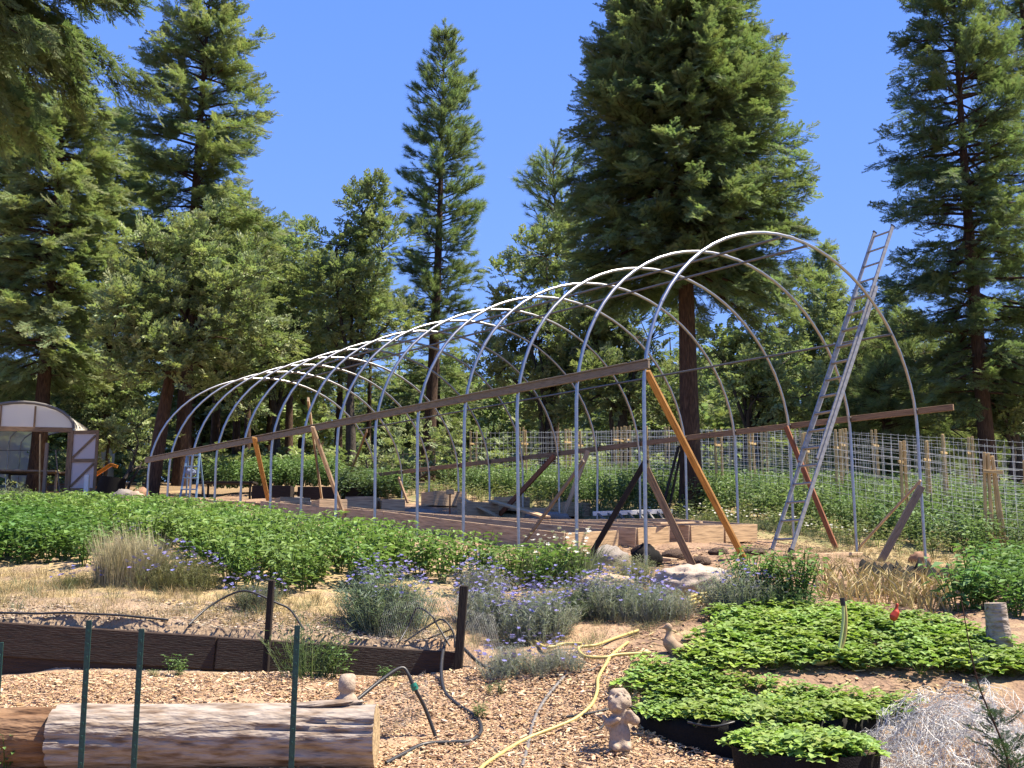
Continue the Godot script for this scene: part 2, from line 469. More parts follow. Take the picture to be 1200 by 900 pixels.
# airy flower clump: thin stems with narrow leaves; blossoms are a mesh of their own
func airy_stems(n: int) -> ArrayMesh:
	var mb := MB.new()
	for k in n:
		var a := R(0, TAU); var r := sqrt(R(0, 1))
		var foot := Vector3(cos(a) * r * .35, 0, sin(a) * r * .35)
		var top := Vector3(cos(a) * r * .85 + R(-.1, .1), R(.6, 1.0) * (1.05 - .35 * r), sin(a) * r * .85 + R(-.1, .1))
		var b := R(0, TAU)
		mb.col = tint(Color(1, 1, 1), .25)
		mb.blade(foot, (top - foot).normalized(), Vector3(cos(b), 0, sin(b)), (top - foot).length(), .014, Vector3(0, -.03, 0))
		for q in 7:
			var t := R(.12, .95)
			var p := foot.lerp(top, t)
			var e := R(0, TAU)
			var d := Vector3(cos(e), R(.1, 1.0), sin(e)).normalized()
			mb.leaf(p, d, d.cross(Vector3.UP).normalized(), R(.1, .2), .018, .1, .1)
	return mb.mesh()

func blossom() -> ArrayMesh:
	var mb := MB.new()
	for k in 7:
		var a := TAU * k / 7.0
		var d := Vector3(cos(a), R(.1, .6), sin(a)).normalized()
		mb.col = tint(Color(1, 1, 1), .25)
		mb.leaf(Vector3.ZERO, d, d.cross(Vector3.UP).normalized(), 1.0, .6, .2, 0)
	return mb.mesh()

func chip_mesh() -> ArrayMesh:
	var mb := MB.new()
	mb.box(Vector3.ZERO, Vector3(.5, 0, 0), Vector3(.05, .09, 0), Vector3(.06, 0, .19), .02)
	return mb.mesh()

var P := {}
func make_plants() -> void:
	P.cedar = cedar_spray(); P.pine = pine_tuft(); P.oak = oak_twig(22, .5)
	P.broad = oak_twig(14, .72)
	P.pepper = crop_plant(7, 13, .22, .5, .42, .35)
	P.potato = crop_plant(7, 12, .24, .6, .5, .2)
	P.tomato = crop_plant(8, 20, .15, .5, .48, .3)
	P.weed = crop_plant(4, 9, .26, .42, .35, .15)
	P.strawberry = strawberry_plant()
	P.grass = grass_tuft(26, .5, .5)
	P.tall_grass = grass_tuft(60, .5, .45, .012)
	P.garlic = grass_tuft(8, .12, .6, .04)
	P.airy = airy_stems(46)
	P.blossom = blossom()
	P.chip = chip_mesh()

# ---- trees -------------------------------------------------------------------------------------
func profile(prof: Array, y: float) -> float:
	for k in prof.size() - 1:
		if y <= prof[k + 1][0]:
			var t: float = (y - prof[k][0]) / maxf(prof[k + 1][0] - prof[k][0], .001)
			return lerpf(prof[k][1], prof[k + 1][1], clampf(t, 0, 1))
	return 0.0

# prof: [[height, crown radius], ...] from the lowest branch to the tip; o: options
func conifer(called: String, label: String, category: String, at: Vector3, prof: Array, r0: float, o := {}, group := "") -> Node3D:
	var t := thing(called, label, category, at, group)
	var h: float = prof[prof.size() - 1][0]
	var low: float = prof[0][0]
	var lean: Vector3 = o.get("lean", Vector3.ZERO)
	var wob := Vector3(R(-.2, .2), 0, R(-.2, .2))
	var axis := func(y: float) -> Vector3:
		return Vector3(0, y, 0) + lean * (y / h) + wob * sin(y / h * 3.0)
	var mb := MB.new()
	var pts := []; var rad := []
	for k in 13:
		var y := h * k / 12.0
		pts.append(axis.call(y - (.25 if k == 0 else 0.0)))
		rad.append(maxf(r0 * (1.0 - k / 12.0) * (1.25 if k == 0 else 1.0), .02))
	mb.tube(pts, rad, 12)
	var size: float = o.get("spray", .5)
	var col: Color = o.get("color", Color(0.051, 0.079, 0.032))
	var nb: int = o.get("branches", 200)
	var droop: float = o.get("droop", .25)
	var rise: float = o.get("rise", .35)
	var step: float = o.get("step", .26)
	var each: int = o.get("each", 3)
	var gaps: float = o.get("gaps", .08)
	var tilt: float = o.get("tilt", .6)
	var fluff: float = o.get("fluff", .2)
	var buf := PackedFloat32Array()
	for k in nb:
		var f := (k + R(0, 1)) / nb
		f = 1.0 - pow(1.0 - f, 1.25)           # more branches low down, where the crown is wide
		var y := lerpf(low, h * .985, f)
		if rng.randf() < gaps: continue
		var len_ := profile(prof, y) * R(o.get("vary", .58), 1.14 if not o.has("vary") else 1.06) + .12
		var a := k * 2.39996 + R(-.5, .5)
		var out := Vector3(cos(a), 0, sin(a))
		var el := lerpf(-.15, rise, f) + R(-.3, .35)
		var p0: Vector3 = axis.call(y)
		var bp := []
		for s in 5:
			var q := s / 4.0
			bp.append(p0 + out * len_ * q + Vector3.UP * (el * len_ * q - droop * len_ * q * q + droop * .55 * len_ * q * q * q))
		mb.tube(bp, [.012 + .018 * len_, .01 + .013 * len_, .008 + .009 * len_, .008, .005], 4, false)
		var n := int(maxf(2, len_ / step))
		var tone := R(.86, 1.14)
		for s in n:
			var q := lerpf(.22, 1.0, (s + R(0, 1)) / n)
			var seg := int(minf(q * 4, 3.999))
			var pos: Vector3 = bp[seg].lerp(bp[seg + 1], q * 4 - seg)
			var dir: Vector3 = (bp[seg + 1] - bp[seg]).normalized()
			for e in each:
				var turn := (1.0 if e % 2 == 0 else -1.0) * R(.25, 1.25) * (1.15 - .5 * q)
				if e == each - 1 and each > 2: turn = R(-.3, .3)
				var d := dir.rotated(Vector3.UP, turn)
				d = (d + Vector3(0, R(-.32, tilt), 0) + o.get("hang", Vector3.ZERO)).normalized()
				var nrm := (Vector3.UP + Vector3(R(-.9, .9), 0, R(-.9, .9)) + out * .5).normalized()
				var x := nrm.cross(d).normalized()
				var sc := size * R(.7, 1.2) * (1.0 if f < .85 else .8)
				put(buf, Basis(x, d.cross(x), d).scaled(Vector3.ONE * sc), pos + Vector3(R(-.1, .1), R(-fluff, fluff), R(-.1, .1)), tint(col, .14) * tone)
	part("trunk", mb.mesh(), o.get("bark", M.bark), t)
	scatter("crown", P[o.get("kind", "cedar")], M[o.get("mat", "needle")], buf, t)
	return t

# blobs: [[offset x, height, offset z, radius, vertical radius], ...]
func broadleaf(called: String, label: String, category: String, at: Vector3, blobs: Array, r0: float, o := {}, group := "") -> Node3D:
	var t := thing(called, label, category, at, group)
	var col: Color = o.get("color", Color(0.055, 0.083, 0.028))
	var size: float = o.get("spray", .42)
	var dens: float = o.get("density", 30.0)
	var stems: int = o.get("stems", 1)
	var lean: Vector3 = o.get("lean", Vector3.ZERO)
	var mb := MB.new()
	var fork: float = o.get("fork", 2.2)
	var top := Vector3(lean.x, fork, lean.z)
	for s in stems:
		var off := Vector3(R(-.3, .3), 0, R(-.2, .2)) * (0.0 if s == 0 else 1.6)
		var pts := spline([off * .4 + Vector3(0, -.25, 0), off * .7 + top * .35 + Vector3(R(-.1, .1), 0, R(-.1, .1)), off * .8 + top * .7 + Vector3(R(-.12, .12), 0, R(-.1, .1)), top + off], 4)
		var rad := []
		for k in pts.size(): rad.append(r0 * (1.0 if s == 0 else .6) * (1.2 - .6 * k / (pts.size() - 1.0)))
		mb.tube(pts, rad, 10)
	var buf := PackedFloat32Array()
	for b in blobs:
		var c := Vector3(b[0], b[1], b[2])
		var r: float = b[3]; var rv: float = b[4]
		var bend := top.lerp(c, .5) + Vector3(R(-.3, .3), R(-.2, .3), R(-.3, .3))
		mb.tube(spline([top + Vector3(0, -.3, 0), bend, c], 4), [r0 * .5, r0 * .45, r0 * .4, r0 * .36, r0 * .32, r0 * .27, r0 * .22, r0 * .18, r0 * .12], 6, false)
		var n := int(dens * r * r * rv * 4.0)
		var clumps := maxi(5, int(n / 26.0))
		for k in clumps:
			var d := Vector3(R(-1, 1), R(-1, 1), R(-1, 1)).normalized()
			var rr := pow(R(.15, 1), .45)
			var cc := c + d * Vector3(r, rv, r) * rr
			mb.tube([c.lerp(cc, .05), c.lerp(cc, .55) + Vector3(0, R(-.12, .12), 0), cc], [r0 * .11 + .006, r0 * .07 + .005, .006], 3, false)
			var cr: float = R(.28, .55) * o.get("clump", 1.0)
			var tone := R(.82, 1.18)
			for q in int(n / float(clumps)):
				var e := Vector3(R(-1, 1), R(-.7, 1), R(-1, 1)).normalized()
				var pos := cc + e * cr * pow(R(.05, 1), .5)
				var dir := (e + d * .5 + Vector3(0, R(-.2, .35), 0)).normalized()
				var x := (Vector3.UP + Vector3(R(-.5, .5), 0, R(-.5, .5))).cross(dir).normalized()
				put(buf, Basis(x, dir.cross(x), dir).scaled(Vector3.ONE * size * R(.7, 1.2)), pos, tint(col, .16) * tone)
	part("trunk", mb.mesh(), o.get("bark", M.bark_grey), t)
	scatter("crown", P[o.get("kind", "oak")], M[o.get("mat", "gloss_leaf")], buf, t)
	return t

# plants of one kind spread over a patch of ground given as a polygon in (x, z)
func inside(p: Vector2, poly: PackedVector2Array) -> bool:
	return Geometry2D.is_point_in_polygon(p, poly)

func patch(called: String, label: String, category: String, poly: Array, spacing: float, mesh: Mesh, m: Material, size: Array, col: Color, kind := "stuff", lift := 0.0, jitter := .45, skip := 0.0) -> Node3D:
	var pp := PackedVector2Array()
	var lo := Vector2(1e9, 1e9); var hi := -lo
	for q in poly:
		var w := Vector2(q.x, q.z)
		pp.append(w); lo = lo.min(w); hi = hi.max(w)
	var t := thing(called, label, category, Vector3.ZERO, "", kind)
	var buf := PackedFloat32Array()
	var x := lo.x
	while x < hi.x:
		var z := lo.y
		while z < hi.y:
			var p := Vector2(x + R(-jitter, jitter) * spacing, z + R(-jitter, jitter) * spacing)
			if inside(p, pp) and rng.randf() >= skip:
				var s := R(size[0], size[1])
				var b := Basis(Vector3.UP, R(0, TAU)) * Basis(Vector3.RIGHT, R(-.12, .12))
				put(buf, b.scaled(Vector3(s * R(.9, 1.15), s, s * R(.9, 1.15))), on(p.x, p.y, lift - .01), tint(col, .2))
			z += spacing
		x += spacing
	scatter("foliage", mesh, m, buf, t)
	return t

func flower_bush(label: String, at: Vector3, h: float, w: float, n: int, blooms: int, green := Color(0.118, 0.158, 0.079), petal := Color(0.190, 0.182, 0.411), called := "flowering_bush") -> Node3D:
	var t := thing(called, label, "flowers", at)
	var buf := PackedFloat32Array(); var fb := PackedFloat32Array()
	for k in n:
		var a := R(0, TAU); var r := sqrt(R(0, 1)) * w * .75
		var p := on(at.x + cos(a) * r, at.z + sin(a) * r * .8) - at
		var s := h * R(.75, 1.1) * (1.08 - .4 * r / w)
		put(buf, Basis(Vector3.UP, R(0, TAU)).scaled(Vector3(s * .85, s, s * .85)), p, tint(green, .22))
	for k in int(blooms * 1.35):
		var a := R(0, TAU); var r := sqrt(R(0, 1)) * w * 1.05
		var p := on(at.x + cos(a) * r, at.z + sin(a) * r * .8) - at + Vector3(0, h * R(.72, 1.12) * (1.12 - .45 * r / w), 0)
		put(fb, Basis(Vector3.UP, R(0, TAU)) .rotated(Vector3.RIGHT, R(-.6, .6)).scaled(Vector3.ONE * R(.014, .026)), p, tint(petal, .3))
	scatter("foliage", P.airy, M.leaf, buf, t)
	if blooms > 0: scatter("blossoms", P.blossom, M.petal, fb, t)
	return t

# ---- carved figures: rounded bodies blended into one skin -----------------------------------------
# caps: [[a, b, ra, rb], ...] in metres
func skin(caps: Array, cell: float, blend: float) -> ArrayMesh:
	var lo := Vector3(1e9, 1e9, 1e9); var hi := -lo
	for c in caps:
		for e in 2:
			lo = lo.min(c[e] - Vector3.ONE * (c[2 + e] + cell * 2)); hi = hi.max(c[e] + Vector3.ONE * (c[2 + e] + cell * 2))
	var nx := int((hi.x - lo.x) / cell) + 2; var ny := int((hi.y - lo.y) / cell) + 2; var nz := int((hi.z - lo.z) / cell) + 2
	var f := PackedFloat32Array(); f.resize(nx * ny * nz)
	for z in nz:
		for y in ny:
			for x in nx:
				f[(z * ny + y) * nx + x] = field(lo + Vector3(x, y, z) * cell, caps, blend)
	var id := PackedInt32Array(); id.resize(nx * ny * nz); id.fill(-1)
	var mb := MB.new()
	var corner := [Vector3i(0, 0, 0), Vector3i(1, 0, 0), Vector3i(0, 1, 0), Vector3i(1, 1, 0), Vector3i(0, 0, 1), Vector3i(1, 0, 1), Vector3i(0, 1, 1), Vector3i(1, 1, 1)]
	var edges := [[0, 1], [2, 3], [4, 5], [6, 7], [0, 2], [1, 3], [4, 6], [5, 7], [0, 4], [1, 5], [2, 6], [3, 7]]
	for z in nz - 1:
		for y in ny - 1:
			for x in nx - 1:
				var g := []; var neg := 0
				for c in corner:
					var val := f[((z + c.z) * ny + y + c.y) * nx + x + c.x]
					g.append(val)
					if val < 0: neg += 1
				if neg == 0 or neg == 8: continue
				var s := Vector3.ZERO; var k := 0
				for e in edges:
					var a: float = g[e[0]]; var b: float = g[e[1]]
					if (a < 0) != (b < 0):
						s += Vector3(corner[e[0]]).lerp(Vector3(corner[e[1]]), a / (a - b)); k += 1
				var p := lo + (Vector3(x, y, z) + s / k) * cell
				id[(z * ny + y) * nx + x] = mb.v.size()
				var h := cell * .5
				mb.v.append(p)
				mb.n.append(Vector3(field(p + Vector3(h, 0, 0), caps, blend) - field(p - Vector3(h, 0, 0), caps, blend), field(p + Vector3(0, h, 0), caps, blend) - field(p - Vector3(0, h, 0), caps, blend), field(p + Vector3(0, 0, h), caps, blend) - field(p - Vector3(0, 0, h), caps, blend)).normalized())
				mb.c.append(Color.WHITE)
	var st := [1, nx, nx * ny]
	for z in range(1, nz - 1):
		for y in range(1, ny - 1):
			for x in range(1, nx - 1):
				var o := (z * ny + y) * nx + x
				for ax in 3:
					var a := f[o]; var b := f[o + st[ax]]
					if (a < 0) == (b < 0): continue
					var s1: int = st[(ax + 1) % 3]; var s2: int = st[(ax + 2) % 3]
					var q := [id[o], id[o - s1], id[o - s1 - s2], id[o - s2]]
					if q.min() < 0: continue
					if a < 0: mb.i.append_array([q[0], q[2], q[1], q[0], q[3], q[2]])
					else: mb.i.append_array([q[0], q[1], q[2], q[0], q[2], q[3]])
	return mb.mesh()

func field(p: Vector3, caps: Array, blend: float) -> float:
	var d := 1e9
	for c in caps:
		var a: Vector3 = c[0]
		var ab: Vector3 = c[1] - a
		var t := clampf((p - a).dot(ab) / maxf(ab.length_squared(), 1e-9), 0, 1)
		var q: float = (p - a - ab * t).length() - lerpf(c[2], c[3], t)
		var h := clampf(.5 + .5 * (d - q) / blend, 0, 1) if d < 1e8 else 0.0
		d = q if d > 1e8 else lerpf(d, q, h) - blend * h * (1.0 - h)
	return d

func _ready() -> void:
	rng.seed = 20240611
	# camera
	var cam := Camera3D.new()
	cam.name = "camera"
	add_child(cam)
	cam.position = Vector3(0, EYE, 0)
	cam.rotation = Vector3(deg_to_rad(9.477), 0, 0)
	cam.fov = 38.72
	cam.near = 0.1
	cam.far = 1500.0
	cam.current = true
	# sky
	var sm := ProceduralSkyMaterial.new()
	sm.sky_top_color = Color(0.33, 0.51, 0.90)
	sm.sky_horizon_color = Color(0.575, 0.735, 0.98)
	sm.sky_curve = 0.22
	sm.sky_energy_multiplier = 0.695
	sm.ground_bottom_color = Color(.3, .27, .22)
	sm.ground_horizon_color = Color(.6, .65, .7)
	sm.use_debanding = true
	var sky := Sky.new()
	sky.sky_material = sm
	var env := Environment.new()
	env.background_mode = Environment.BG_SKY
	env.sky = sky
	env.background_energy_multiplier = 1.0
	env.tonemap_mode = Environment.TONE_MAPPER_LINEAR
	env.tonemap_exposure = 3.1
	env.sdfgi_enabled = true
	env.ssao_enabled = true
	env.ssil_enabled = true
	var we := WorldEnvironment.new()
	we.name = "world_environment"
	we.environment = env
	add_child(we)
	# sun: high, from the right and a little beyond the hoop house
	var sun := DirectionalLight3D.new()
	sun.name = "sun"
	add_child(sun)
	var s := Vector3(.998 * cos(1.05), sin(1.05), -.06 * cos(1.05))
	sun.look_at_from_position(s * 50.0, Vector3.ZERO, Vector3.UP)
	sun.light_energy = 1.55
	sun.light_color = Color(1.0, .95, .87)
	sun.light_angular_distance = 0.53
	sun.shadow_enabled = true

	survey()
	make_materials()
	make_plants()
	build_ground()
	build_hoop_house()
	build_beds()
	build_trees()
	build_left_greenhouse()
	build_crops()
	build_trellises()
	build_wall_and_log()
	build_middle()
	build_strawberries()
	build_hoses()
	build_litter()

# ---- ground ------------------------------------------------------------------------------------
func graded(lo: float, hi: float, step: float, far_lo: float, far_hi: float, grow := 1.16) -> Array:
	var out := []
	var x := lo; var s := step
	while x > far_lo:
		s *= grow; x -= s; out.push_front(x)
	x = lo
	while x < hi:
		out.append(x); x += step
	s = step
	while x < far_hi:
		out.append(x); s *= grow; x += s
	out.append(x)
	return out

func build_ground() -> void:
	var xs := graded(-5.5, 5.5, .09, -420, 420, 1.12)
	var ds := graded(5.0, 14.5, .09, -60, 700, 1.08)
	var n1 := FastNoiseLite.new(); n1.seed = 3; n1.frequency = .35; n1.fractal_octaves = 4
	var n2 := FastNoiseLite.new(); n2.seed = 5; n2.frequency = 2.2; n2.fractal_octaves = 3
	var chips := Color(0.316, 0.213, 0.134); var dry := Color(0.332, 0.253, 0.134); var soil := Color(0.205, 0.134, 0.087); var duff := Color(0.174, 0.118, 0.071); var grey := Color(0.27, 0.20, 0.135); var green := Color(0.118, 0.134, 0.047)
	var mb := MB.new()
	var nx := xs.size(); var nd := ds.size()
	for j in nd:
		for k in nx:
			var x: float = xs[k]; var d: float = ds[j]
			var bump := n2.get_noise_2d(x, d) * .022 + n1.get_noise_2d(x, d) * .05 * clampf(d / 12.0, .3, 3.0)
			var a := n1.get_noise_2d(x * 1.7 + 40, d * 1.7); var b := n2.get_noise_2d(x, d + 90)
			mb.v.append(Vector3(x, gy(x, -d) + bump, -d))
			var c := chips
			var uvx := -x * sin(YAW) + d * cos(YAW); var uvy := x * cos(YAW) + d * sin(YAW)
			# chips on the path, dry grass on the bank, bare soil in the beds and the hoop house, needle litter under the trees
			if d > 9.0 + a and x < -.6 + a: c = dry if b > -.15 else grey
			if d > 8.6 and d < 9.6 + a * .5 and x < -.7: c = grey
			if x > .9 + a * .5 and d > 7.4: c = soil.lerp(dry, clampf(.05 + b, 0, 1))
			if d > 11.0 and uvy > HOOP_V - .6 + a * .6: c = soil.lerp(chips, clampf(.35 + b, 0, 1))
			if uvy > HOOP_V + HOOP_W - .3 + a: c = dry.lerp(green, clampf(.3 + a + b, 0, 1))
			if d > 30.0 + a * 6.0: c = duff.lerp(dry, clampf(.25 + a + b * .6, 0, 1))
			mb.c.append(c * (1.0 + b * .18))
			mb.n.append(Vector3.UP)
	for j in nd - 1:
		for k in nx - 1:
			var q := j * nx + k
			mb.i.append_array([q, q + nx, q + nx + 1, q, q + nx + 1, q + 1])
	for j in nd:
		for k in nx:
			var k0 := maxi(k - 1, 0); var k1 := mini(k + 1, nx - 1); var j0 := maxi(j - 1, 0); var j1 := mini(j + 1, nd - 1)
			var dx := mb.v[j * nx + k1] - mb.v[j * nx + k0]; var dz := mb.v[j1 * nx + k] - mb.v[j0 * nx + k]
			mb.n[j * nx + k] = dx.cross(dz).normalized()
	var g := part("ground", mb.mesh(), M.ground, self)
	tag(g, "sloping garden ground of wood chips, soil and dry grass", "ground", "", "structure")

# ---- hoop house --------------------------------------------------------------------------------
const RIDGE := EYE + 4.72
const SPRING := EYE + 2.12
const HIP := EYE + 2.451

func hoop_at(u: float, ang: float, r := 0.0) -> Vector3:   # ang 0 = left spring, PI = right spring
	var half := HOOP_W * .5
	return tunp(u, HOOP_V + half - cos(ang) * (half + r), SPRING + sin(ang) * (RIDGE - SPRING + r))

func arch_v(y: float) -> float:   # how far in from the wall line the pipe is at height y
	if y <= SPRING: return 0.0
	var k := (y - SPRING) / (RIDGE - SPRING)
	return HOOP_W * .5 * (1.0 - sqrt(maxf(0, 1.0 - k * k)))

func build_hoop_house() -> void:
	var t := thing("hoop_house_frame", "bare frame of fourteen curved steel hoops with timber side rails", "greenhouse frame", Vector3.ZERO)
	for k in 14:
		var u := HOOP_U + k * HOOP_S
		var pts := []
		var du := R(-.03, .03); var dl := R(-.02, .02)
		pts.append(tung(u + du, HOOP_V + dl, -.2))
		pts.append(tunp(u + du * .5, HOOP_V + dl * .5, lerpf(gy(pts[0].x, pts[0].z), SPRING, .5)))
		for a in 33:
			pts.append(hoop_at(u, PI * a / 32.0))
		var e := tung(u - du, HOOP_V + HOOP_W + dl, -.2)
		pts.append(tunp(u - du * .5, HOOP_V + HOOP_W + dl * .5, lerpf(gy(e.x, e.z), SPRING, .5)))
		pts.append(e)
		var hp := tube_part("hoop", pts, .0245, M.steel, t, 10)
		# swaged joints where the pipes meet
		for a in [.16, .5, .84]:
			var p0 := hoop_at(u, PI * a - .02); var p1 := hoop_at(u, PI * a + .02)
			tube_part("pipe_joint", [p0, p1], .0275, M.steel, hp, 10)
	# side rails, each of boards end to end
	var iv := arch_v(HIP)
	for side in 2:
		var v := HOOP_V + iv - .05 if side == 0 else HOOP_V + HOOP_W - iv + .05
		var ua := HOOP_U - (.12 if side == 0 else .62); var ub := HOOP_U + 13 * HOOP_S + .15
		var cuts := [ua, ua + 4.9, ua + 9.8, ub]
		for k in 3:
			var y := HIP + .012 * sin(k * 2.0)
			board("side_rail", tunp(cuts[k] + .002, v, y), tunp(cuts[k + 1] - .002, v, HIP + .012 * sin((k + 1) * 2.0)), .10, .04, M.grey_board if side == 0 else M.brown_board, t)
	for k in 14:     # straps that hold the rails to the hoops
		for side in 2:
			var v := HOOP_V + iv - .025 if side == 0 else HOOP_V + HOOP_W - iv + .025
			board("strap", tunp(HOOP_U + k * HOOP_S - .035, v, HIP + .02), tunp(HOOP_U + k * HOOP_S + .035, v, HIP + .02), .025, .062, M.alu, t)
	board("rail_cap", tunp(HOOP_U - .12, HOOP_V + iv - .055, HIP + .062), tunp(HOOP_U + 13 * HOOP_S + .1, HOOP_V + iv - .055, HIP + .062), .018, .06, M.grey_board, t)
	# purlins under the ridge and on the far slope
	for q in [[.47, .05], [.535, .05], [.80, .04]]:
		var a: float = PI * q[0]
		tube_part("purlin", [hoop_at(HOOP_U - .05, a, -.055), hoop_at(HOOP_U + 6.5 * HOOP_S, a, -.055), hoop_at(HOOP_U + 13 * HOOP_S, a, -.055)], .02, M.alu, t, 8)
	# timber braces
	var near_top := tunp(HOOP_U, HOOP_V + iv, HIP - .06)
	board("brace", near_top + Vector3(.02, 0, 0), Vector3(3.153, 1.701, -15.040), .095, .04, M.orange_board, t, Vector3(.64, .1, .77)).set_meta("label", "long orange-brown prop from the near end of the side rail")
	var leg0 := func(y: float) -> Vector3: return tunp(HOOP_U, HOOP_V + .04, y)
	board("brace", Vector3(1.663, 2.906, -13.450), Vector3(0.896, 1.589, -13.860), .07, .03, M.black_wood, t)
	board("brace", Vector3(1.650, 2.790, -13.450), Vector3(2.216, 1.519, -13.340), .09, .04, M.brown_board, t)
	board("brace", Vector3(1.597, 4.004, -22.900), Vector3(0.989, 2.380, -23.220), .10, .04, M.cedar_board, t)
	board("brace", Vector3(0.932, 3.986, -23.800), Vector3(-0.330, 2.711, -25.020), .11, .05, M.red_board, t)
	board("brace", Vector3(0.946, 2.976, -14.400), Vector3(0.109, 1.851, -15.720), .05, .03, M.grey_board, t)
	board("brace", Vector3(-4.955, 4.041, -20.900), Vector3(-5.509, 2.937, -24.970), .09, .04, M.orange_board, t, Vector3(.64, .1, .77))
	board("brace", Vector3(-3.496, 4.014, -19.000), Vector3(-2.961, 2.339, -19.800), .09, .04, M.cedar_board, t, Vector3(.64, .1, .77))
	board("brace", Vector3(-3.887, 4.742, -20.600), Vector3(-4.497, 3.039, -26.070), .09, .04, M.cedar_board, t)
	board("brace", Vector3(4.821, 4.027, -19.100), Vector3(5.457, 1.896, -18.600), .09, .04, M.red_board, t, Vector3(.64, .1, .77)).set_meta("label", "red-brown prop leaning on the far side rail")
	board("brace", Vector3(6.434, 2.841, -17.200), Vector3(5.698, 1.650, -17.160), .11, .06, M.grey_board, t)
	board("brace", Vector3(6.445, 2.938, -17.250), Vector3(5.791, 1.854, -18.620), .04, .03, M.cedar_board, t)
	board("brace", Vector3(-3.674, 4.986, -27.500), Vector3(-5.161, 3.884, -33.470), .09, .04, M.brown_board, t)
	board("brace", Vector3(-2.864, 3.806, -27.600), Vector3(-2.557, 3.129, -26.970), .08, .04, M.brown_board, t)
	build_ladder()

func build_ladder() -> void:
	var foot := Vector3(3.918, 1.795, -16.120)
	var top := Vector3(6.123, 7.031, -17.250)
	var dir := (top - foot).normalized()
	var flat := Vector3(dir.x, 0, dir.z).normalized()
	var across := Vector3(-flat.z, 0, flat.x)
	if across.x < 0: across = -across
	var nrm := across.cross(dir).normalized()
	var len_ := (top - foot).length()
	var t := thing("extension_ladder", "tall aluminium extension ladder leaning inside the near end hoops", "ladder", foot)
	for sec in 2:
		var a := 0.0 if sec == 0 else len_ * .26
		var b := len_ * .80 if sec == 0 else len_
		var half := .215 if sec == 0 else .195
		var off := nrm * (0.0 if sec == 0 else .045)
		for s in [-1.0, 1.0]:
			board("rail", dir * a + across * half * s + off, dir * b + across * half * s + off, .026, .062, M.ladder, t, across)
			if sec == 0: board("foot", dir * -.02 + across * half * s, dir * .06 + across * half * s, .035, .1, M.black_plastic, t, across)
			else: board("end_cap", dir * (b - .015) + across * half * s + off, dir * (b + .012) + across * half * s + off, .032, .08, M.black_plastic, t, across)
		var y := a + .22
		while y < b - .1:
			tube_part("rung", [dir * y - across * half + off, dir * y + across * half + off], .017, M.ladder, t, 8)
			y += .305

func lay_along(a: Vector2, b: Vector2, up: float, up2: float) -> Array:
	return [on(a.x, a.y, up), on(b.x, b.y, up2)]

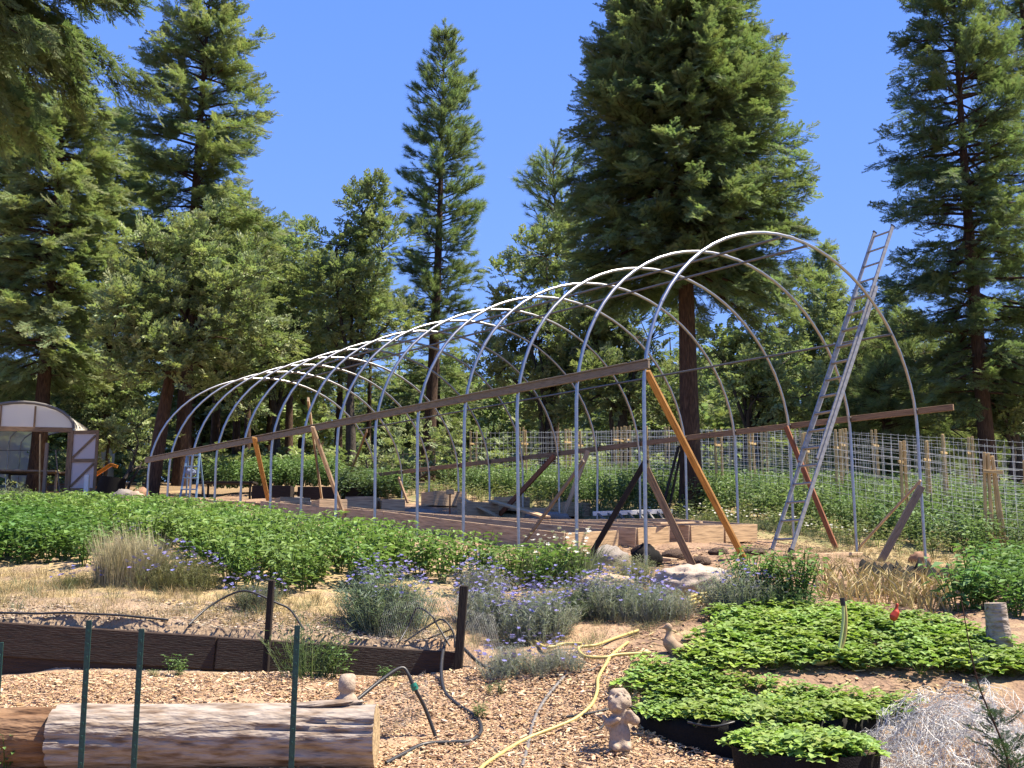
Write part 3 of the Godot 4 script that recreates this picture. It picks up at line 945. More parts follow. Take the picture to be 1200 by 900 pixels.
# ---- raised beds in the hoop house ----------------------------------------------------------------
func build_beds() -> void:
	var beds := [[11.28, 20.4, 10.30, 11.34, "long raised bed of tan boards beside the near side of the hoop house"], [11.45, 17.2, 11.9, 12.62, "second raised bed from the near side, open tan boards with soil"],
		[11.46, 16.2, 13.1, 13.92, "third raised bed from the near side, beside the grey lying ladder"], [11.62, 15.4, 14.12, 14.98, "raised bed of pale boards under the far side rail"]]
	for b in beds:
		var t := thing("raised_bed", b[4], "raised bed", tung(b[0], b[2]), "raised beds in the hoop house")
		var o: Vector3 = t.position
		var lens := (b[1] as float) - (b[0] as float)
		var n := int(ceil(lens / 2.5))
		var hh := .29
		for side in 2:
			var v: float = b[2 + side]
			for k in n:
				var ua: float = b[0] + lens * k / n; var ub: float = b[0] + lens * (k + 1) / n
				board("plank", tung(ua + .003, v, hh * .5) - o, tung(ub - .003, v, hh * .5) - o, hh, .038, M.cedar_board, t)
		for e in 2:
			var u: float = b[e]
			board("end_plank", tung(u, b[2] + .021, hh * .5) - o, tung(u, b[3] - .021, hh * .5) - o, hh - .006, .036, M.new_board if e == 0 else M.cedar_board, t)
		var mb := MB.new()
		for k in 12:
			for q in 5:
				var u := lerpf(b[0] + .02, b[1] - .02, k / 11.0); var v := lerpf(b[2] + .02, b[3] - .02, q / 4.0)
				mb.v.append(tung(u, v, .09 + R(-.03, .06)) - o); mb.n.append(Vector3.UP); mb.c.append(Color.WHITE)
		for k in 11:
			for q in 4:
				var i0 := k * 5 + q
				mb.i.append_array([i0, i0 + 5, i0 + 6, i0, i0 + 6, i0 + 1])
		part("soil", mb.mesh(), M.soil, t)
	# loose things on the floor of the hoop house
	plank("tan plank lying across the first raised bed", Vector3(-0.494, 2.807, -25.470) + Vector3(0, .30, 0), Vector3(0.606, 2.136, -19.580) + Vector3(0, .33, 0), .16, .04, M.new_board)
	plank("orange plank lying beside the dark red brace foot", Vector3(-0.300, 2.864, -25.770) + Vector3(0, .26, 0), Vector3(0.512, 2.431, -23.620) + Vector3(0, .30, 0), .12, .03, M.orange_board)
	plank("pale plank on the ground near the ladder foot", Vector3(3.818, 1.702, -15.240) + Vector3(0, .04, 0), Vector3(5.565, 1.762, -17.820) + Vector3(0, .04, 0), .18, .05, M.cedar_board)
	plank("white pipe lying along the middle of the hoop house", Vector3(-1.674, 2.358, -21.620) + Vector3(0, .08, 0), Vector3(-0.712, 2.406, -22.970) + Vector3(0, .08, 0), .05, .05, M.white_paint)
	plank("long brown plank on the floor at the far end", Vector3(-7.590, 2.947, -24.420) + Vector3(0, .12, 0), Vector3(-5.667, 2.866, -24.320) + Vector3(0, .12, 0), .14, .05, M.cedar_board)
	plank("long brown plank low behind the pepper rows", Vector3(-5.431, 2.743, -23.320) + Vector3(0, .16, 0), Vector3(-3.660, 2.619, -23.020) + Vector3(0, .16, 0), .2, .05, M.brown_board)
	crate("open tan box with a round hole beside the leaning board pair", Vector3(-3.461, 2.424, -20.770), .55, .45, .42, .5)
	crate("tan open box with bowed sides behind the fifth hoop leg", Vector3(-3.186, 2.639, -23.470), .62, .5, .42, -.2)
	crate("pale open box next to the bowed box", Vector3(-2.590, 2.605, -23.520), .5, .5, .40, .3)
	crate("wide low tan box far inside the hoop house", Vector3(-1.639, 3.016, -26.370), .9, .6, .35, .6)
	crate("small brown box at the far left of the hoop house floor", Vector3(-4.797, 2.764, -23.770), .7, .5, .3, .6)
	crate("tan box half hidden behind the third hoop leg", Vector3(-0.773, 2.709, -24.920), .8, .5, .32, .5)
	crate("pale box at the left end of the middle bed", Vector3(0.000, 2.869, -25.820), .7, .5, .34, .9)
	crate("tan box behind the lying ladder's left end", Vector3(1.314, 2.705, -24.920), .8, .5, .32, .6)
	crate("pale box behind the first raised bed", Vector3(0.568, 2.572, -24.420), .6, .5, .3, -.3)
	plank("pale plank leaning low over the middle boxes", Vector3(-1.165, 2.747, -25.020) + Vector3(0, .4, 0), Vector3(-0.282, 2.566, -24.270) + Vector3(0, .1, 0), .16, .03, M.new_board)
	plank("rough plank lying before the second bed end", Vector3(1.672, 1.702, -14.960) + Vector3(0, .04, 0), Vector3(2.119, 1.643, -14.480) + Vector3(0, .04, 0), .14, .04, M.cedar_board)
	plank("short plank propped in the third bed", Vector3(2.193, 1.904, -16.700) + Vector3(0, .34, 0), Vector3(3.002, 1.975, -17.660) + Vector3(0, .32, 0), .14, .03, M.cedar_board)
	# mallet standing on its handle
	var m := thing("mallet", "pale wooden mallet standing upright in the middle bed", "mallet", Vector3(-1.331, 2.516, -23.520))
	tube_part("handle", [Vector3(0, -.05, 0), Vector3(0, .62, 0)], .018, M.red_board, m)
	board("head", Vector3(-.09, .66, 0), Vector3(.09, .66, 0), .1, .1, M.new_board, m)
	rock("dark lump of old stump at the foot of the second hoop", Vector3(1.235, 1.622, -14.320), .32, .18, M.rock)
	rock("black bucket-sized rock beside the first hoop foot", Vector3(1.708, 1.599, -14.040), .2, .2, M.black_fabric)
	rock("rounded brown stone beside the near right hoop", Vector3(6.694, 1.654, -18.180), .18, .14, M.clay)
	rock("grey stone in the bed at the far end", Vector3(-4.780, 2.864, -24.620), .4, .2, M.rock)
	rock("grey rubble heap between the boxes", Vector3(-2.045, 2.627, -23.970), .55, .16, M.rock)
	rock("grey crumpled sheet in the first bed", Vector3(0.707, 2.332, -22.820) + Vector3(0, .2, 0), .5, .14, M.rock)
	for k in 5:
		rock(["dark clod before the second bed end", "dark clod below the third bed end", "dark clod under the fourth bed end", "small brown clod on the bare hoop house floor", "brown clod beside the orange prop foot"][k], [Vector3(1.810, 1.764, -15.440), Vector3(2.206, 1.714, -15.060), Vector3(2.893, 1.765, -15.500), Vector3(2.426, 1.621, -14.320), Vector3(3.365, 1.766, -15.580)][k], R(.14, .24), R(.06, .1), M.soil)
	# crumpled sacking and cloth
	cloth("white cloth sack crumpled on the ground before the hoop house", "sack", Vector3(1.896, 1.336, -11.660), .58, .30, .26, M.sack, 31)
	cloth("small white cloth bundle beside the crumpled sack", "sack", Vector3(1.666, 1.367, -11.860), .24, .2, .14, M.sack, 32)
	cloth("tan cloth folded flat beside the first hoop foot", "cloth", Vector3(0.987, 1.385, -11.900), .42, .32, .13, M.tan_cloth, 33)
	# an aluminium ladder lying on its side
	var lo := thing("lying_ladder", "grey ladder lying on its side behind the raised beds", "ladder", Vector3(2.493, 2.401, -22.670))
	var a := Vector3(1.622, 2.641, -22.000) - lo.position; var b := Vector3(3.299, 2.722, -22.600) - lo.position
	var g0 := Vector3(1.874, 2.356, -21.600) - lo.position; var g1 := Vector3(3.439, 2.394, -22.200) - lo.position
	board("rail", a, b, .09, .04, M.white_paint, lo)
	board("rail", g0, g1, .09, .04, M.alu, lo)
	for k in 8:
		var f := (k + .5) / 8.0
		board("rung", a.lerp(b, f), g0.lerp(g1, f), .06, .03, M.alu, lo, Vector3(.6, 0, -.8))

func plank(label: String, a: Vector3, b: Vector3, h: float, w: float, m: Material) -> void:
	var t := thing("loose_plank", label, "plank", (a + b) * .5)
	board("timber", a - t.position, b - t.position, w, h, m, t)

func crate(label: String, at: Vector3, lx: float, lz: float, h: float, turn: float) -> void:
	var t := thing("wooden_box", label, "box", at)
	t.rotation.y = turn
	for s in [-1.0, 1.0]:
		board("side_board", Vector3(-lx * .5, h * .5, s * lz * .5), Vector3(lx * .5, h * .5, s * lz * .5), h, .025, M.cedar_board, t)
		board("end_board", Vector3(s * (lx * .5 - .014), h * .49, -lz * .5 + .014), Vector3(s * (lx * .5 - .014), h * .49, lz * .5 - .014), h - .02, .025, M.new_board, t)
	board("bottom", Vector3(-lx * .5 + .03, .02, 0), Vector3(lx * .5 - .03, .02, 0), .02, lz - .06, M.brown_board, t)

func lumpy(rx: float, ry: float, rz: float, seed_: int, rough: float, freq: float, rings := 14, segs := 22) -> ArrayMesh:
	var f := FastNoiseLite.new(); f.seed = seed_; f.frequency = freq; f.fractal_octaves = 3
	if rough > .3: f.noise_type = FastNoiseLite.TYPE_CELLULAR
	var st := SurfaceTool.new()
	st.begin(Mesh.PRIMITIVE_TRIANGLES)
	st.set_smooth_group(0)
	var p := []
	for j in rings + 1:
		for k in segs:
			var th := PI * j / rings; var ph := TAU * k / segs
			var d := Vector3(sin(th) * cos(ph), cos(th), sin(th) * sin(ph))
			var r := 1.0 + rough * f.get_noise_3dv(d * 2.0)
			p.append(Vector3(d.x * rx, d.y * ry, d.z * rz) * r)
	for j in rings:
		for k in segs:
			var a: Vector3 = p[j * segs + k]; var b: Vector3 = p[j * segs + (k + 1) % segs]; var c: Vector3 = p[(j + 1) * segs + (k + 1) % segs]; var d: Vector3 = p[(j + 1) * segs + k]
			if j > 0:
				st.add_vertex(a); st.add_vertex(b); st.add_vertex(c)
			if j < rings - 1:
				st.add_vertex(a); st.add_vertex(c); st.add_vertex(d)
	st.index()
	st.generate_normals()
	return st.commit()

func rock(label: String, at: Vector3, r: float, h: float, m: Material) -> void:
	var o := part(numbered("rock"), lumpy(r, h, r * .8, int(absf(at.x * 977 + at.z * 131)), .28, .9), m, self, Transform3D(Basis(Vector3.UP, R(0, TAU)), at + Vector3(0, h * .35, 0)))
	tag(o, label, "rock")

func cloth(label: String, cat: String, at: Vector3, rx: float, rz: float, h: float, m: Material, seed_: int) -> void:
	var o := part(numbered("cloth_sack"), lumpy(rx, h, rz, seed_, .5, 1.1, 26, 44), m, self, Transform3D(Basis(Vector3.UP, .2), at + Vector3(0, h * .3, 0)))
	tag(o, label, cat)

# ---- trees -------------------------------------------------------------------------------------
func cprof(base_y: float, rows: Array) -> Array:   # rows: [[world height, radius], ...]
	var out := []
	for r in rows: out.append([r[0] - base_y, r[1]])
	return out

func build_trees() -> void:
	var b: Vector3
	# the big cedar behind the hoop house
	b = Vector3(3.933, 2.810, -24.000)
	conifer("cedar_tree", "huge dense dark cedar with bare lower trunk behind the hoop house", "tree", b, cprof(b.y, [[7.95, 1.9], [8.85, 2.6], [11.62, 2.35], [13.52, 1.75], [14.81, 1.25], [18.14, .05]]), .25,
		{"branches": 560, "vary": .8, "spray": .40, "color": Color(0.180, 0.239, 0.119), "step": .2, "each": 4, "droop": .3, "rise": .5, "gaps": .03, "lean": Vector3(.15, 0, 0)})
	# the cedar at the right edge
	b = Vector3(13.108, 3.448, -30.000)
	conifer("cedar_tree", "tall open dark cedar standing beyond the wire trellis at the photo's right edge", "tree", b, cprof(b.y, [[6.13, 1.6], [9.54, 2.6], [14.12, 2.0], [18.11, 1.2], [21.15, .05]]), .24,
		{"branches": 310, "spray": .46, "color": Color(0.163, 0.217, 0.109), "step": .25, "each": 3, "droop": .3, "rise": .4, "gaps": .12})
	b = Vector3(16.350, 3.609, -33.000)
	conifer("cedar_tree", "cedar half cut off by the photo's right edge", "tree", b, cprof(b.y, [[5.79, 1.6], [10.34, 2.2], [16.82, 1.6], [24.66, .05]]), .24,
		{"branches": 190, "spray": .5, "color": Color(0.198, 0.258, 0.129), "step": .26, "gaps": .12})
	# left: the tall cedar, the paler fir before it, and the near boughs over the corner
	b = Vector3(-11.482, 4.388, -38.000)
	conifer("cedar_tree", "tall grey-green cedar rising behind the oak", "tree", b, cprof(b.y, [[8.86, 2.0], [12.61, 2.75], [15.82, 2.35], [19.13, 1.9], [21.83, 1.25], [24.95, .05]]), .3,
		{"branches": 300, "spray": .58, "color": Color(0.233, 0.284, 0.142), "step": .27, "each": 3, "droop": .2, "rise": .4, "gaps": .2, "lean": Vector3(.25, 0, 0)})
	b = Vector3(-14.784, 3.912, -34.000)
	conifer("fir_tree", "pale green fir behind the small plastic greenhouse", "tree", b, cprof(b.y, [[7.55, 1.4], [9.48, 2.3], [12.59, 2.2], [15.20, 1.6], [18.49, .05]]), .27,
		{"branches": 260, "spray": .55, "color": Color(0.256, 0.312, 0.156), "step": .25, "each": 3, "droop": .45, "gaps": .18})
	b = Vector3(-18.083, 4.105, -36.000)
	conifer("fir_tree", "pale fir at the photo's left edge with its trunk out of view", "tree", b, cprof(b.y, [[7.61, 1.6], [10.83, 2.5], [15.07, 2.1], [20.77, .05]]), .27,
		{"branches": 220, "spray": .55, "color": Color(0.244, 0.298, 0.149), "step": .26, "each": 3, "droop": .4})
	b = Vector3(-16.033, 4.722, -42.000)
	conifer("fir_tree", "slender green fir between the pale fir and the tall cedar", "tree", b, cprof(b.y, [[7.94, 1.6], [12.72, 2.4], [16.24, 1.7], [19.86, .05]]), .22,
		{"branches": 200, "spray": .58, "color": Color(0.222, 0.270, 0.135), "step": .28, "each": 3})
	b = on(-6.6, -11.0)
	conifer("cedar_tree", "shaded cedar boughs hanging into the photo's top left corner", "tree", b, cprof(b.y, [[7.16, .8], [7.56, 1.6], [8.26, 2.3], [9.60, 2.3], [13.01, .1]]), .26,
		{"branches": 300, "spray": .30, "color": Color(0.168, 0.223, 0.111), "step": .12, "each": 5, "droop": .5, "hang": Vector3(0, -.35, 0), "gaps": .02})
	# pines
	b = Vector3(-3.507, 5.034, -45.000)
	conifer("pine_tree", "tall pointed pine standing alone against the blue sky", "tree", b, cprof(b.y, [[10.93, 1.1], [13.51, 1.55], [17.67, 1.6], [21.17, 1.1], [23.15, .7], [24.91, .15]]), .3,
		{"branches": 200, "spray": .62, "kind": "pine", "color": Color(0.208, 0.269, 0.135), "step": .24, "each": 3, "droop": -.15, "rise": .55, "gaps": .05, "lean": Vector3(.5, 0, 0)})
	b = Vector3(1.597, 4.658, -41.000)
	conifer("pine_tree", "young tufted pine top rising left of the huge cedar", "tree", b, cprof(b.y, [[12.45, 1.2], [14.51, 1.3], [16.24, .95], [17.58, .3]]), .16,
		{"branches": 46, "spray": .75, "kind": "pine", "color": Color(0.208, 0.269, 0.135), "step": .3, "each": 3, "droop": -.2, "rise": .6, "gaps": .1})
	for q in [[1015, 392, 37, 1.6, "long-needled pale pine behind the extension ladder"], [1072, 380, 36, 1.5, "pale pine between the ladder and the right-hand cedar"], [1045, 430, 34, 1.3, "low bushy pale pine behind the end of the far side rail"], [1120, 400, 38, 1.5, "pale pine half hidden by the right-hand cedar"]]:
		b = on((q[0] - 600) / 1281.0 * q[2], -q[2])
		var top: float = EYE + (664 - q[1]) / 1281.0 * q[2] * 1.02
		conifer("pine_tree", q[4], "tree", b, cprof(b.y, [[b.y + .4, q[3] * .9], [lerpf(b.y, top, .45), q[3]], [lerpf(b.y, top, .8), q[3] * .55], [top, .1]]), .1,
			{"branches": 90, "spray": .62, "kind": "pine", "color": Color(0.239, 0.292, 0.146), "step": .26, "each": 3, "droop": .2, "rise": .4})
	for q in [[978, 287, 46, 1.25, "slim pointed conifer right of the huge cedar"], [1030, 372, 50, 1.3, "small pointed conifer top beyond the pale pines"], [1060, 340, 52, 1.2, "distant slim conifer between ladder and right-hand cedar"]]:
		b = on((q[0] - 600) / 1281.0 * q[2], -q[2])
		var top: float = EYE + (664 - q[1]) / 1281.0 * q[2] * 1.02
		conifer("slim_conifer", q[4], "tree", b, cprof(b.y, [[b.y + 2, q[3] * 1.3], [lerpf(b.y, top, .5), q[3]], [lerpf(b.y, top, .8), q[3] * .45], [top, .05]]), .14,
			{"branches": 150, "spray": .55, "color": Color(0.256, 0.312, 0.156), "step": .26, "each": 3})
	# oaks: px, depth, then crowns as [px, py, radius, vertical radius]
	oak("evergreen oak with a dark leaning double trunk left of the hoop house", 183, 588, 31, .19, [[225, 300, 1.5, 1.2], [180, 330, 1.5, 1.3], [280, 340, 1.4, 1.3], [150, 380, 1.0, 1.0], [230, 390, 1.9, 1.4], [310, 400, 1.2, 1.1], [200, 440, 1.2, .8], [270, 450, 1.3, .8]], Color(0.256, 0.312, 0.156), {"stems": 2, "fork": 4.4, "lean": Vector3(.55, 0, 0), "bark": M.bark})
	oak("round-topped oak left of the lone pine", 412, 565, 42, .2, [[425, 250, 1.35, 1.4], [395, 290, 1.3, 1.2], [450, 300, 1.1, 1.3], [415, 350, 1.9, 1.5], [455, 380, 1.3, 1.1], [385, 385, 1.1, 1.0]], Color(0.256, 0.312, 0.156), {"fork": 4.5})
	oak("light green oak between the cedar and the round-topped oak", 325, 566, 44, .2, [[320, 330, 1.5, 1.3], [345, 380, 1.6, 1.5], [290, 370, 1.5, 1.4], [320, 430, 2.0, 1.4], [370, 440, 1.3, 1.2]], Color(0.265, 0.323, 0.162), {"fork": 3.0, "kind": "broad", "mat": "leaf"})
	oak("bushy oak under the young pine top", 640, 570, 38, .2, [[640, 300, 1.3, 1.3], [605, 350, 1.2, 1.2], [670, 340, 1.2, 1.2], [630, 400, 1.9, 1.4], [680, 420, 1.4, 1.4], [590, 430, 1.2, 1.1], [640, 460, 1.5, 1.0]], Color(0.233, 0.284, 0.142), {"fork": 3.0, "stems": 3})
	oak("leafy oak right behind the middle hoops", 730, 572, 36, .18, [[730, 350, 1.4, 1.3], [760, 400, 1.5, 1.4], [700, 400, 1.4, 1.3], [735, 450, 1.7, 1.2], [770, 470, 1.2, .9], [690, 470, 1.1, .9]], Color(0.198, 0.242, 0.121), {"fork": 2.5, "stems": 3})
	oak("leafy oak to the right of the huge cedar's trunk", 875, 572, 34, .16, [[860, 390, 1.2, 1.0], [900, 370, 1.3, 1.1], [850, 430, 1.2, 1.0], [910, 430, 1.5, 1.2], [880, 470, 1.5, .9], [930, 470, 1.1, .9]], Color(0.265, 0.323, 0.162), {"fork": 2.0, "stems": 3, "kind": "broad", "mat": "leaf"})
	oak("oak behind the second hoop, left of the ladder", 955, 575, 40, .18, [[945, 360, 1.4, 1.3], [985, 390, 1.3, 1.3], [950, 430, 1.7, 1.3], [990, 460, 1.4, 1.1]], Color(0.222, 0.270, 0.135), {"fork": 2.5, "stems": 2})
	oak("low oak under the right-hand cedar", 1185, 568, 31, .15, [[1180, 420, 1.2, 1.2], [1150, 470, 1.1, .9], [1200, 490, 1.3, 1.0], [1120, 500, .8, .7]], Color(0.188, 0.229, 0.114), {"fork": 1.8, "stems": 2})
	oak("small pale oak behind the open greenhouse door", 120, 575, 36, .1, [[100, 440, 1.1, 1.0], [130, 470, 1.2, 1.0], [110, 500, 1.1, .8], [150, 500, .9, .8]], Color(0.265, 0.323, 0.162), {"fork": 1.6, "stems": 2, "kind": "broad", "mat": "leaf"})
	oak("low crooked-stemmed oak beside the black planter", 148, 578, 32, .07, [[150, 500, .7, .5], [165, 515, .6, .45], [135, 515, .55, .4], [160, 545, .4, .3]], Color(0.233, 0.284, 0.142), {"fork": 1.0, "stems": 2, "lean": Vector3(.3, 0, 0)})
	for q in [[440, 540, 33, 1.0, .7, "olive manzanita bush behind the far hoop legs"], [490, 520, 34, 1.1, .9, "broad olive manzanita bush below the lone pine trunk"], [545, 515, 35, 1.1, .9, "olive manzanita bush behind the far side rail"], [575, 545, 33, .8, .7, "low green bush at the far side of the hoop house"], [605, 540, 32, .8, .8, "green shrub left of the first trellis posts"]]:
		b = on((q[0] - 600) / 1281.0 * q[2], -q[2])
		var cy: float = EYE + (664 - q[1]) / 1281.0 * q[2] - b.y
		broadleaf("bush", q[5], "bush", b, [[0, cy, 0, q[3], q[4]], [.5, cy * .8, .1, q[3] * .7, q[4] * .7], [-.5, cy * .75, -.1, q[3] * .7, q[4] * .7]], .07, {"color": Color(0.265, 0.323, 0.162) if q[0] < 560 else Color(0.265, 0.323, 0.162), "fork": cy * .4, "stems": 3, "spray": .34, "density": 13.0})
	# pines with bare trunks at the edge of the wood
	var names := ["first", "second", "third", "fourth", "fifth", "sixth", "seventh", "eighth", "ninth", "tenth", "eleventh", "twelfth"]
	var xs := [222, 236, 250, 262, 276, 290, 312, 338, 352, 395, 430, 160]
	for k in xs.size():
		var d := R(46, 58)
		b = on((xs[k] - 600) / 1281.0 * d, -d)
		conifer("bare_trunk_pine", "bare dark pine trunk at the wood's edge, %s of those behind the far hoops" % names[k] if k < 11 else "thin dark trunk between the oak and the small plastic greenhouse", "tree", b, [[5.5, .8], [7.5, 1.8], [10, 1.5], [12.5, .2]], R(.14, .26),
			{"branches": 60, "spray": .6, "color": Color(0.233, 0.284, 0.142), "step": .3, "each": 3}, "trunks at the edge of the wood")
	build_wood()

func oak(label: String, px: float, py: float, d: float, r: float, crowns: Array, col: Color, o := {}) -> void:
	var b := on((px - 600) / 1281.0 * d * 1.015, -d)
	var bl := []
	for c in crowns:
		var k: float = 1.0 + .16 * (450.0 - c[1]) / 1281.0
		var y: float = EYE + (.1643 + (450.0 - c[1]) / 1281.0 * .9864) / (.9864 - (450.0 - c[1]) / 1281.0 * .1647) * d
		bl.append([(c[0] - 600) / 1281.0 * d * 1.014 * k - b.x, y - b.y, R(-.9, .9), c[2] * 1.05, c[3] * 1.05])
	o.color = col
	broadleaf("oak_tree", label, "tree", b, bl, r, o)

# the far wood: crowns and trunks that read as one mass
func build_wood() -> void:
	var t := thing("far_forest", "mixed wood of conifers and oaks closing the far side of the garden", "forest", Vector3.ZERO, "", "stuff")
	var buf := PackedFloat32Array(); var ob := PackedFloat32Array()
	var mb := MB.new()
	for k in 95:
		var d := R(50, 88)
		var x := R(-.60, .60) * d
		var px := 600 + 1281.0 * x / d
		var b := on(x, -d)
		var h := R(6.0, 10.0) * d / 62.0
		# the wood is lower where the photograph shows sky
		if px > 300 and px < 370: h *= .8
		if px > 535 and px < 590: h *= .72
		if px > 1040 and px < 1060: h *= .8
		if k % 2 == 0:
			mb.tube([b + Vector3(0, -.3, 0), b + Vector3(R(-.2, .2), h * .6, 0), b + Vector3(0, h, 0)], [.2, .14, .03], 5, false)
			for q in 330:
				var f := sqrt(R(0, 1))
				var y := h * (1.0 - f * .86)
				var r := 2.4 * f * R(.3, 1.05)
				var a := R(0, TAU)
				var dir := Vector3(cos(a), R(-.5, .5), sin(a)).normalized()
				var x2 := (Vector3.UP + Vector3(R(-.6, .6), 0, R(-.6, .6))).cross(dir).normalized()
				put(buf, Basis(x2, dir.cross(x2), dir).scaled(Vector3.ONE * R(.75, 1.35)), b + Vector3(cos(a) * r, y, sin(a) * r), tint(Color(0.202, 0.246, 0.123), .3))
		else:
			mb.tube([b + Vector3(0, -.3, 0), b + Vector3(R(-.4, .4), h * .35, 0), b + Vector3(R(-.6, .6), h * .6, 0)], [.18, .13, .05], 5, false)
			for c in 9:
				var cc := b + Vector3(R(-2.0, 2.0), h * R(.18, .85), R(-1.2, 1.2))
				var tone := R(.8, 1.2)
				for q in 42:
					var e := Vector3(R(-1, 1), R(-1, 1), R(-1, 1)).normalized()
					var x2 := Vector3(.1, 1, .1).cross(e).normalized()
					put(ob, Basis(x2, e.cross(x2), e).scaled(Vector3.ONE * R(.75, 1.25)), cc + e * pow(R(.05, 1), .4) * 1.4, tint(Color(0.236, 0.287, 0.144), .25) * tone)
	# undergrowth along the edge of the wood
	for k in 3600:
		var d := R(38, 62)
		var x := R(-.55, .55) * d
		var e := Vector3(R(-1, 1), R(.1, 1), R(-1, 1)).normalized()
		var x2 := Vector3(.1, 1, .1).cross(e).normalized()
		put(ob, Basis(x2, e.cross(x2), e).scaled(Vector3.ONE * R(.4, .9)), on(x, -d, R(.05, .9)), tint(Color(0.244, 0.298, 0.149), .35))
	part("trunks", mb.mesh(), M.bark, t).set_meta("kind", "stuff")
	scatter("foliage", P.cedar, M.needle, buf, t)
	scatter("leaves", P.broad, M.leaf, ob, t)

# ---- the small plastic greenhouse at the left, and what stands around it ------------------------------
func build_left_greenhouse() -> void:
	var o := Vector3(-14.454, 3.697, -32.000)
	var t := thing("plastic_greenhouse", "small arched greenhouse of milky plastic with a timber-framed end", "greenhouse", o)
	var hw := 1.42; var eave := 1.95; var rise := .72; var ln := 7.0
	var fx := Vector3(1, 0, -.18).normalized(); var fz := Vector3(-.18, 0, -1).normalized()   # along the end wall; into the house
	var arch := func(a: float, d: float, k := 1.0) -> Vector3:
		return fx * (-cos(a) * hw * k) + fz * d + Vector3(0, eave + sin(a) * rise * k, 0)
	for h in 6:
		var pts := [fx * -hw + fz * ln * h / 5.0 + Vector3(0, -.2, 0)]
		for k in 15: pts.append(arch.call(PI * k / 14.0, ln * h / 5.0))
		pts.append(fx * hw + fz * ln * h / 5.0 + Vector3(0, -.2, 0))
		tube_part("hoop", pts, .022, M.steel, t, 6)
	var mb := MB.new()
	for h in 11:
		var row := [fx * -(hw + .03) + fz * ln * h / 10.0 + Vector3(0, .75, 0)]
		for k in 15: row.append(arch.call(PI * k / 14.0, ln * h / 10.0, 1.02))
		row.append(fx * (hw + .03) + fz * ln * h / 10.0 + Vector3(0, .75, 0))
		for p in row:
			mb.v.append(p + Vector3(0, R(-.008, .008), 0)); mb.n.append((p - Vector3(0, .8, 0)).normalized()); mb.c.append(Color.WHITE)
	for h in 10:
		for k in 16:
			var q := h * 17 + k
			mb.i.append_array([q, q + 17, q + 18, q, q + 18, q + 1])
	part("plastic_cover", mb.mesh(), M.film, t)
	# gable of clear sheet under the front arch, dark edge strip, header beam
	var g := MB.new()
	for k in 14:
		g.face([fx * (-cos(PI * k / 14.0) * hw) + Vector3(0, eave, 0) + fz * -.02, arch.call(PI * k / 14.0, -.02), arch.call(PI * (k + 1) / 14.0, -.02), fx * (-cos(PI * (k + 1) / 14.0) * hw) + Vector3(0, eave, 0) + fz * -.02], fz * 5.0 + Vector3(0, 2, 0))
	part("gable_sheet", g.mesh(), M.film, t)
	var edge := []
	for k in 15: edge.append(arch.call(PI * k / 14.0, -.05, 1.03))
	tube_part("edge_strip", edge, .05, M.grey_hose, t, 6)
	board("header_beam", fx * -hw + Vector3(0, eave - .06, 0) + fz * -.06, fx * hw + Vector3(0, eave - .06, 0) + fz * -.06, .14, .05, M.brown_board, t)
	for x in [-.6, .35]:
		board("gable_stud", fx * x + Vector3(0, eave + .01, 0) + fz * -.05, fx * x + Vector3(0, eave + rise * .88, 0) + fz * -.05, .05, .03, M.brown_board, t, fx)
	board("end_post", fx * (hw - .06) + Vector3(0, -.2, 0) + fz * -.05, fx * (hw - .06) + Vector3(0, eave - .14, 0) + fz * -.05, .1, .06, M.brown_board, t, fx)
	board("lower_rail", fx * -hw + Vector3(0, .75, 0) + fz * 6.9, fx * hw + Vector3(0, .75, 0) + fz * 6.9, .1, .05, M.brown_board, t)
	tube_part("cross_wire", [fx * -hw + Vector3(0, 1.55, 0) + fz * 3.0, fx * hw + Vector3(0, 1.62, 0) + fz * 3.0], .012, M.grey_hose, t, 5)
	# the door, swung open to the side
	var d := Node3D.new()
	d.name = "door"
	t.add_child(d)
	d.position = fx * (hw - .02) + fz * -.10
	var dx := Vector3(.93, 0, .1); var dh := 1.88
	for e in [[0.04, 0.0, 0.04, dh], [.89, 0.0, .89, dh]]:
		board("stile", dx * e[0] + Vector3(0, e[1] + .05, 0), dx * e[2] + Vector3(0, e[3], 0), .09, .035, M.brown_board, d, dx)
	for y in [.12, .98, dh - .06]:
		board("cross_rail", dx * .1 + Vector3(0, y, .004), dx * .84 + Vector3(0, y, .004), .1, .03, M.brown_board, d)
	board("diagonal", dx * .1 + Vector3(0, .22, .008), dx * .83 + Vector3(0, .9, .008), .06, .02, M.brown_board, d)
	board("diagonal", dx * .1 + Vector3(0, 1.06, .008), dx * .83 + Vector3(0, 1.72, .008), .06, .02, M.brown_board, d)
	for y in [.16, 1.02]:
		var pm := MB.new()
		pm.box(dx * .465 + Vector3(0, y + .40, -.03), dx * .42, Vector3(0, .40, 0), Vector3(0, 0, .006), .002)
		part("door_sheet", pm.mesh(), M.panel, d)
	# benches inside
	for k in 3:
		var bt := thing("potting_bench", ["front", "middle", "rear"][k] + " slatted bench inside the small plastic greenhouse", "bench", o + fx * -.5 + fz * (.9 + k * 1.7))
		board("top", fx * -.9 + Vector3(0, .72 + .1 * k, 0), fx * 1.4 + Vector3(0, .72 + .1 * k, 0), .05, .7, M.grey_board, bt)
		for x in [-.85, 1.35]: board("leg", fx * x + Vector3(0, -.05, 0), fx * x + Vector3(0, .69 + .1 * k, 0), .07, .05, M.grey_board, bt, fx)
	# posts and pipes before the door
	post_thing("weathered grey post before the small plastic greenhouse", Vector3(-13.032, 3.516, -30.500), 1.5, .09, M.grey_board, "wooden_post", "post")
	post_thing("thin pale stick leaning on the weathered grey post", Vector3(-13.259, 3.552, -30.800), 1.75, .04, M.stake, "wooden_post", "post", Vector3(-.12, 0, 0))
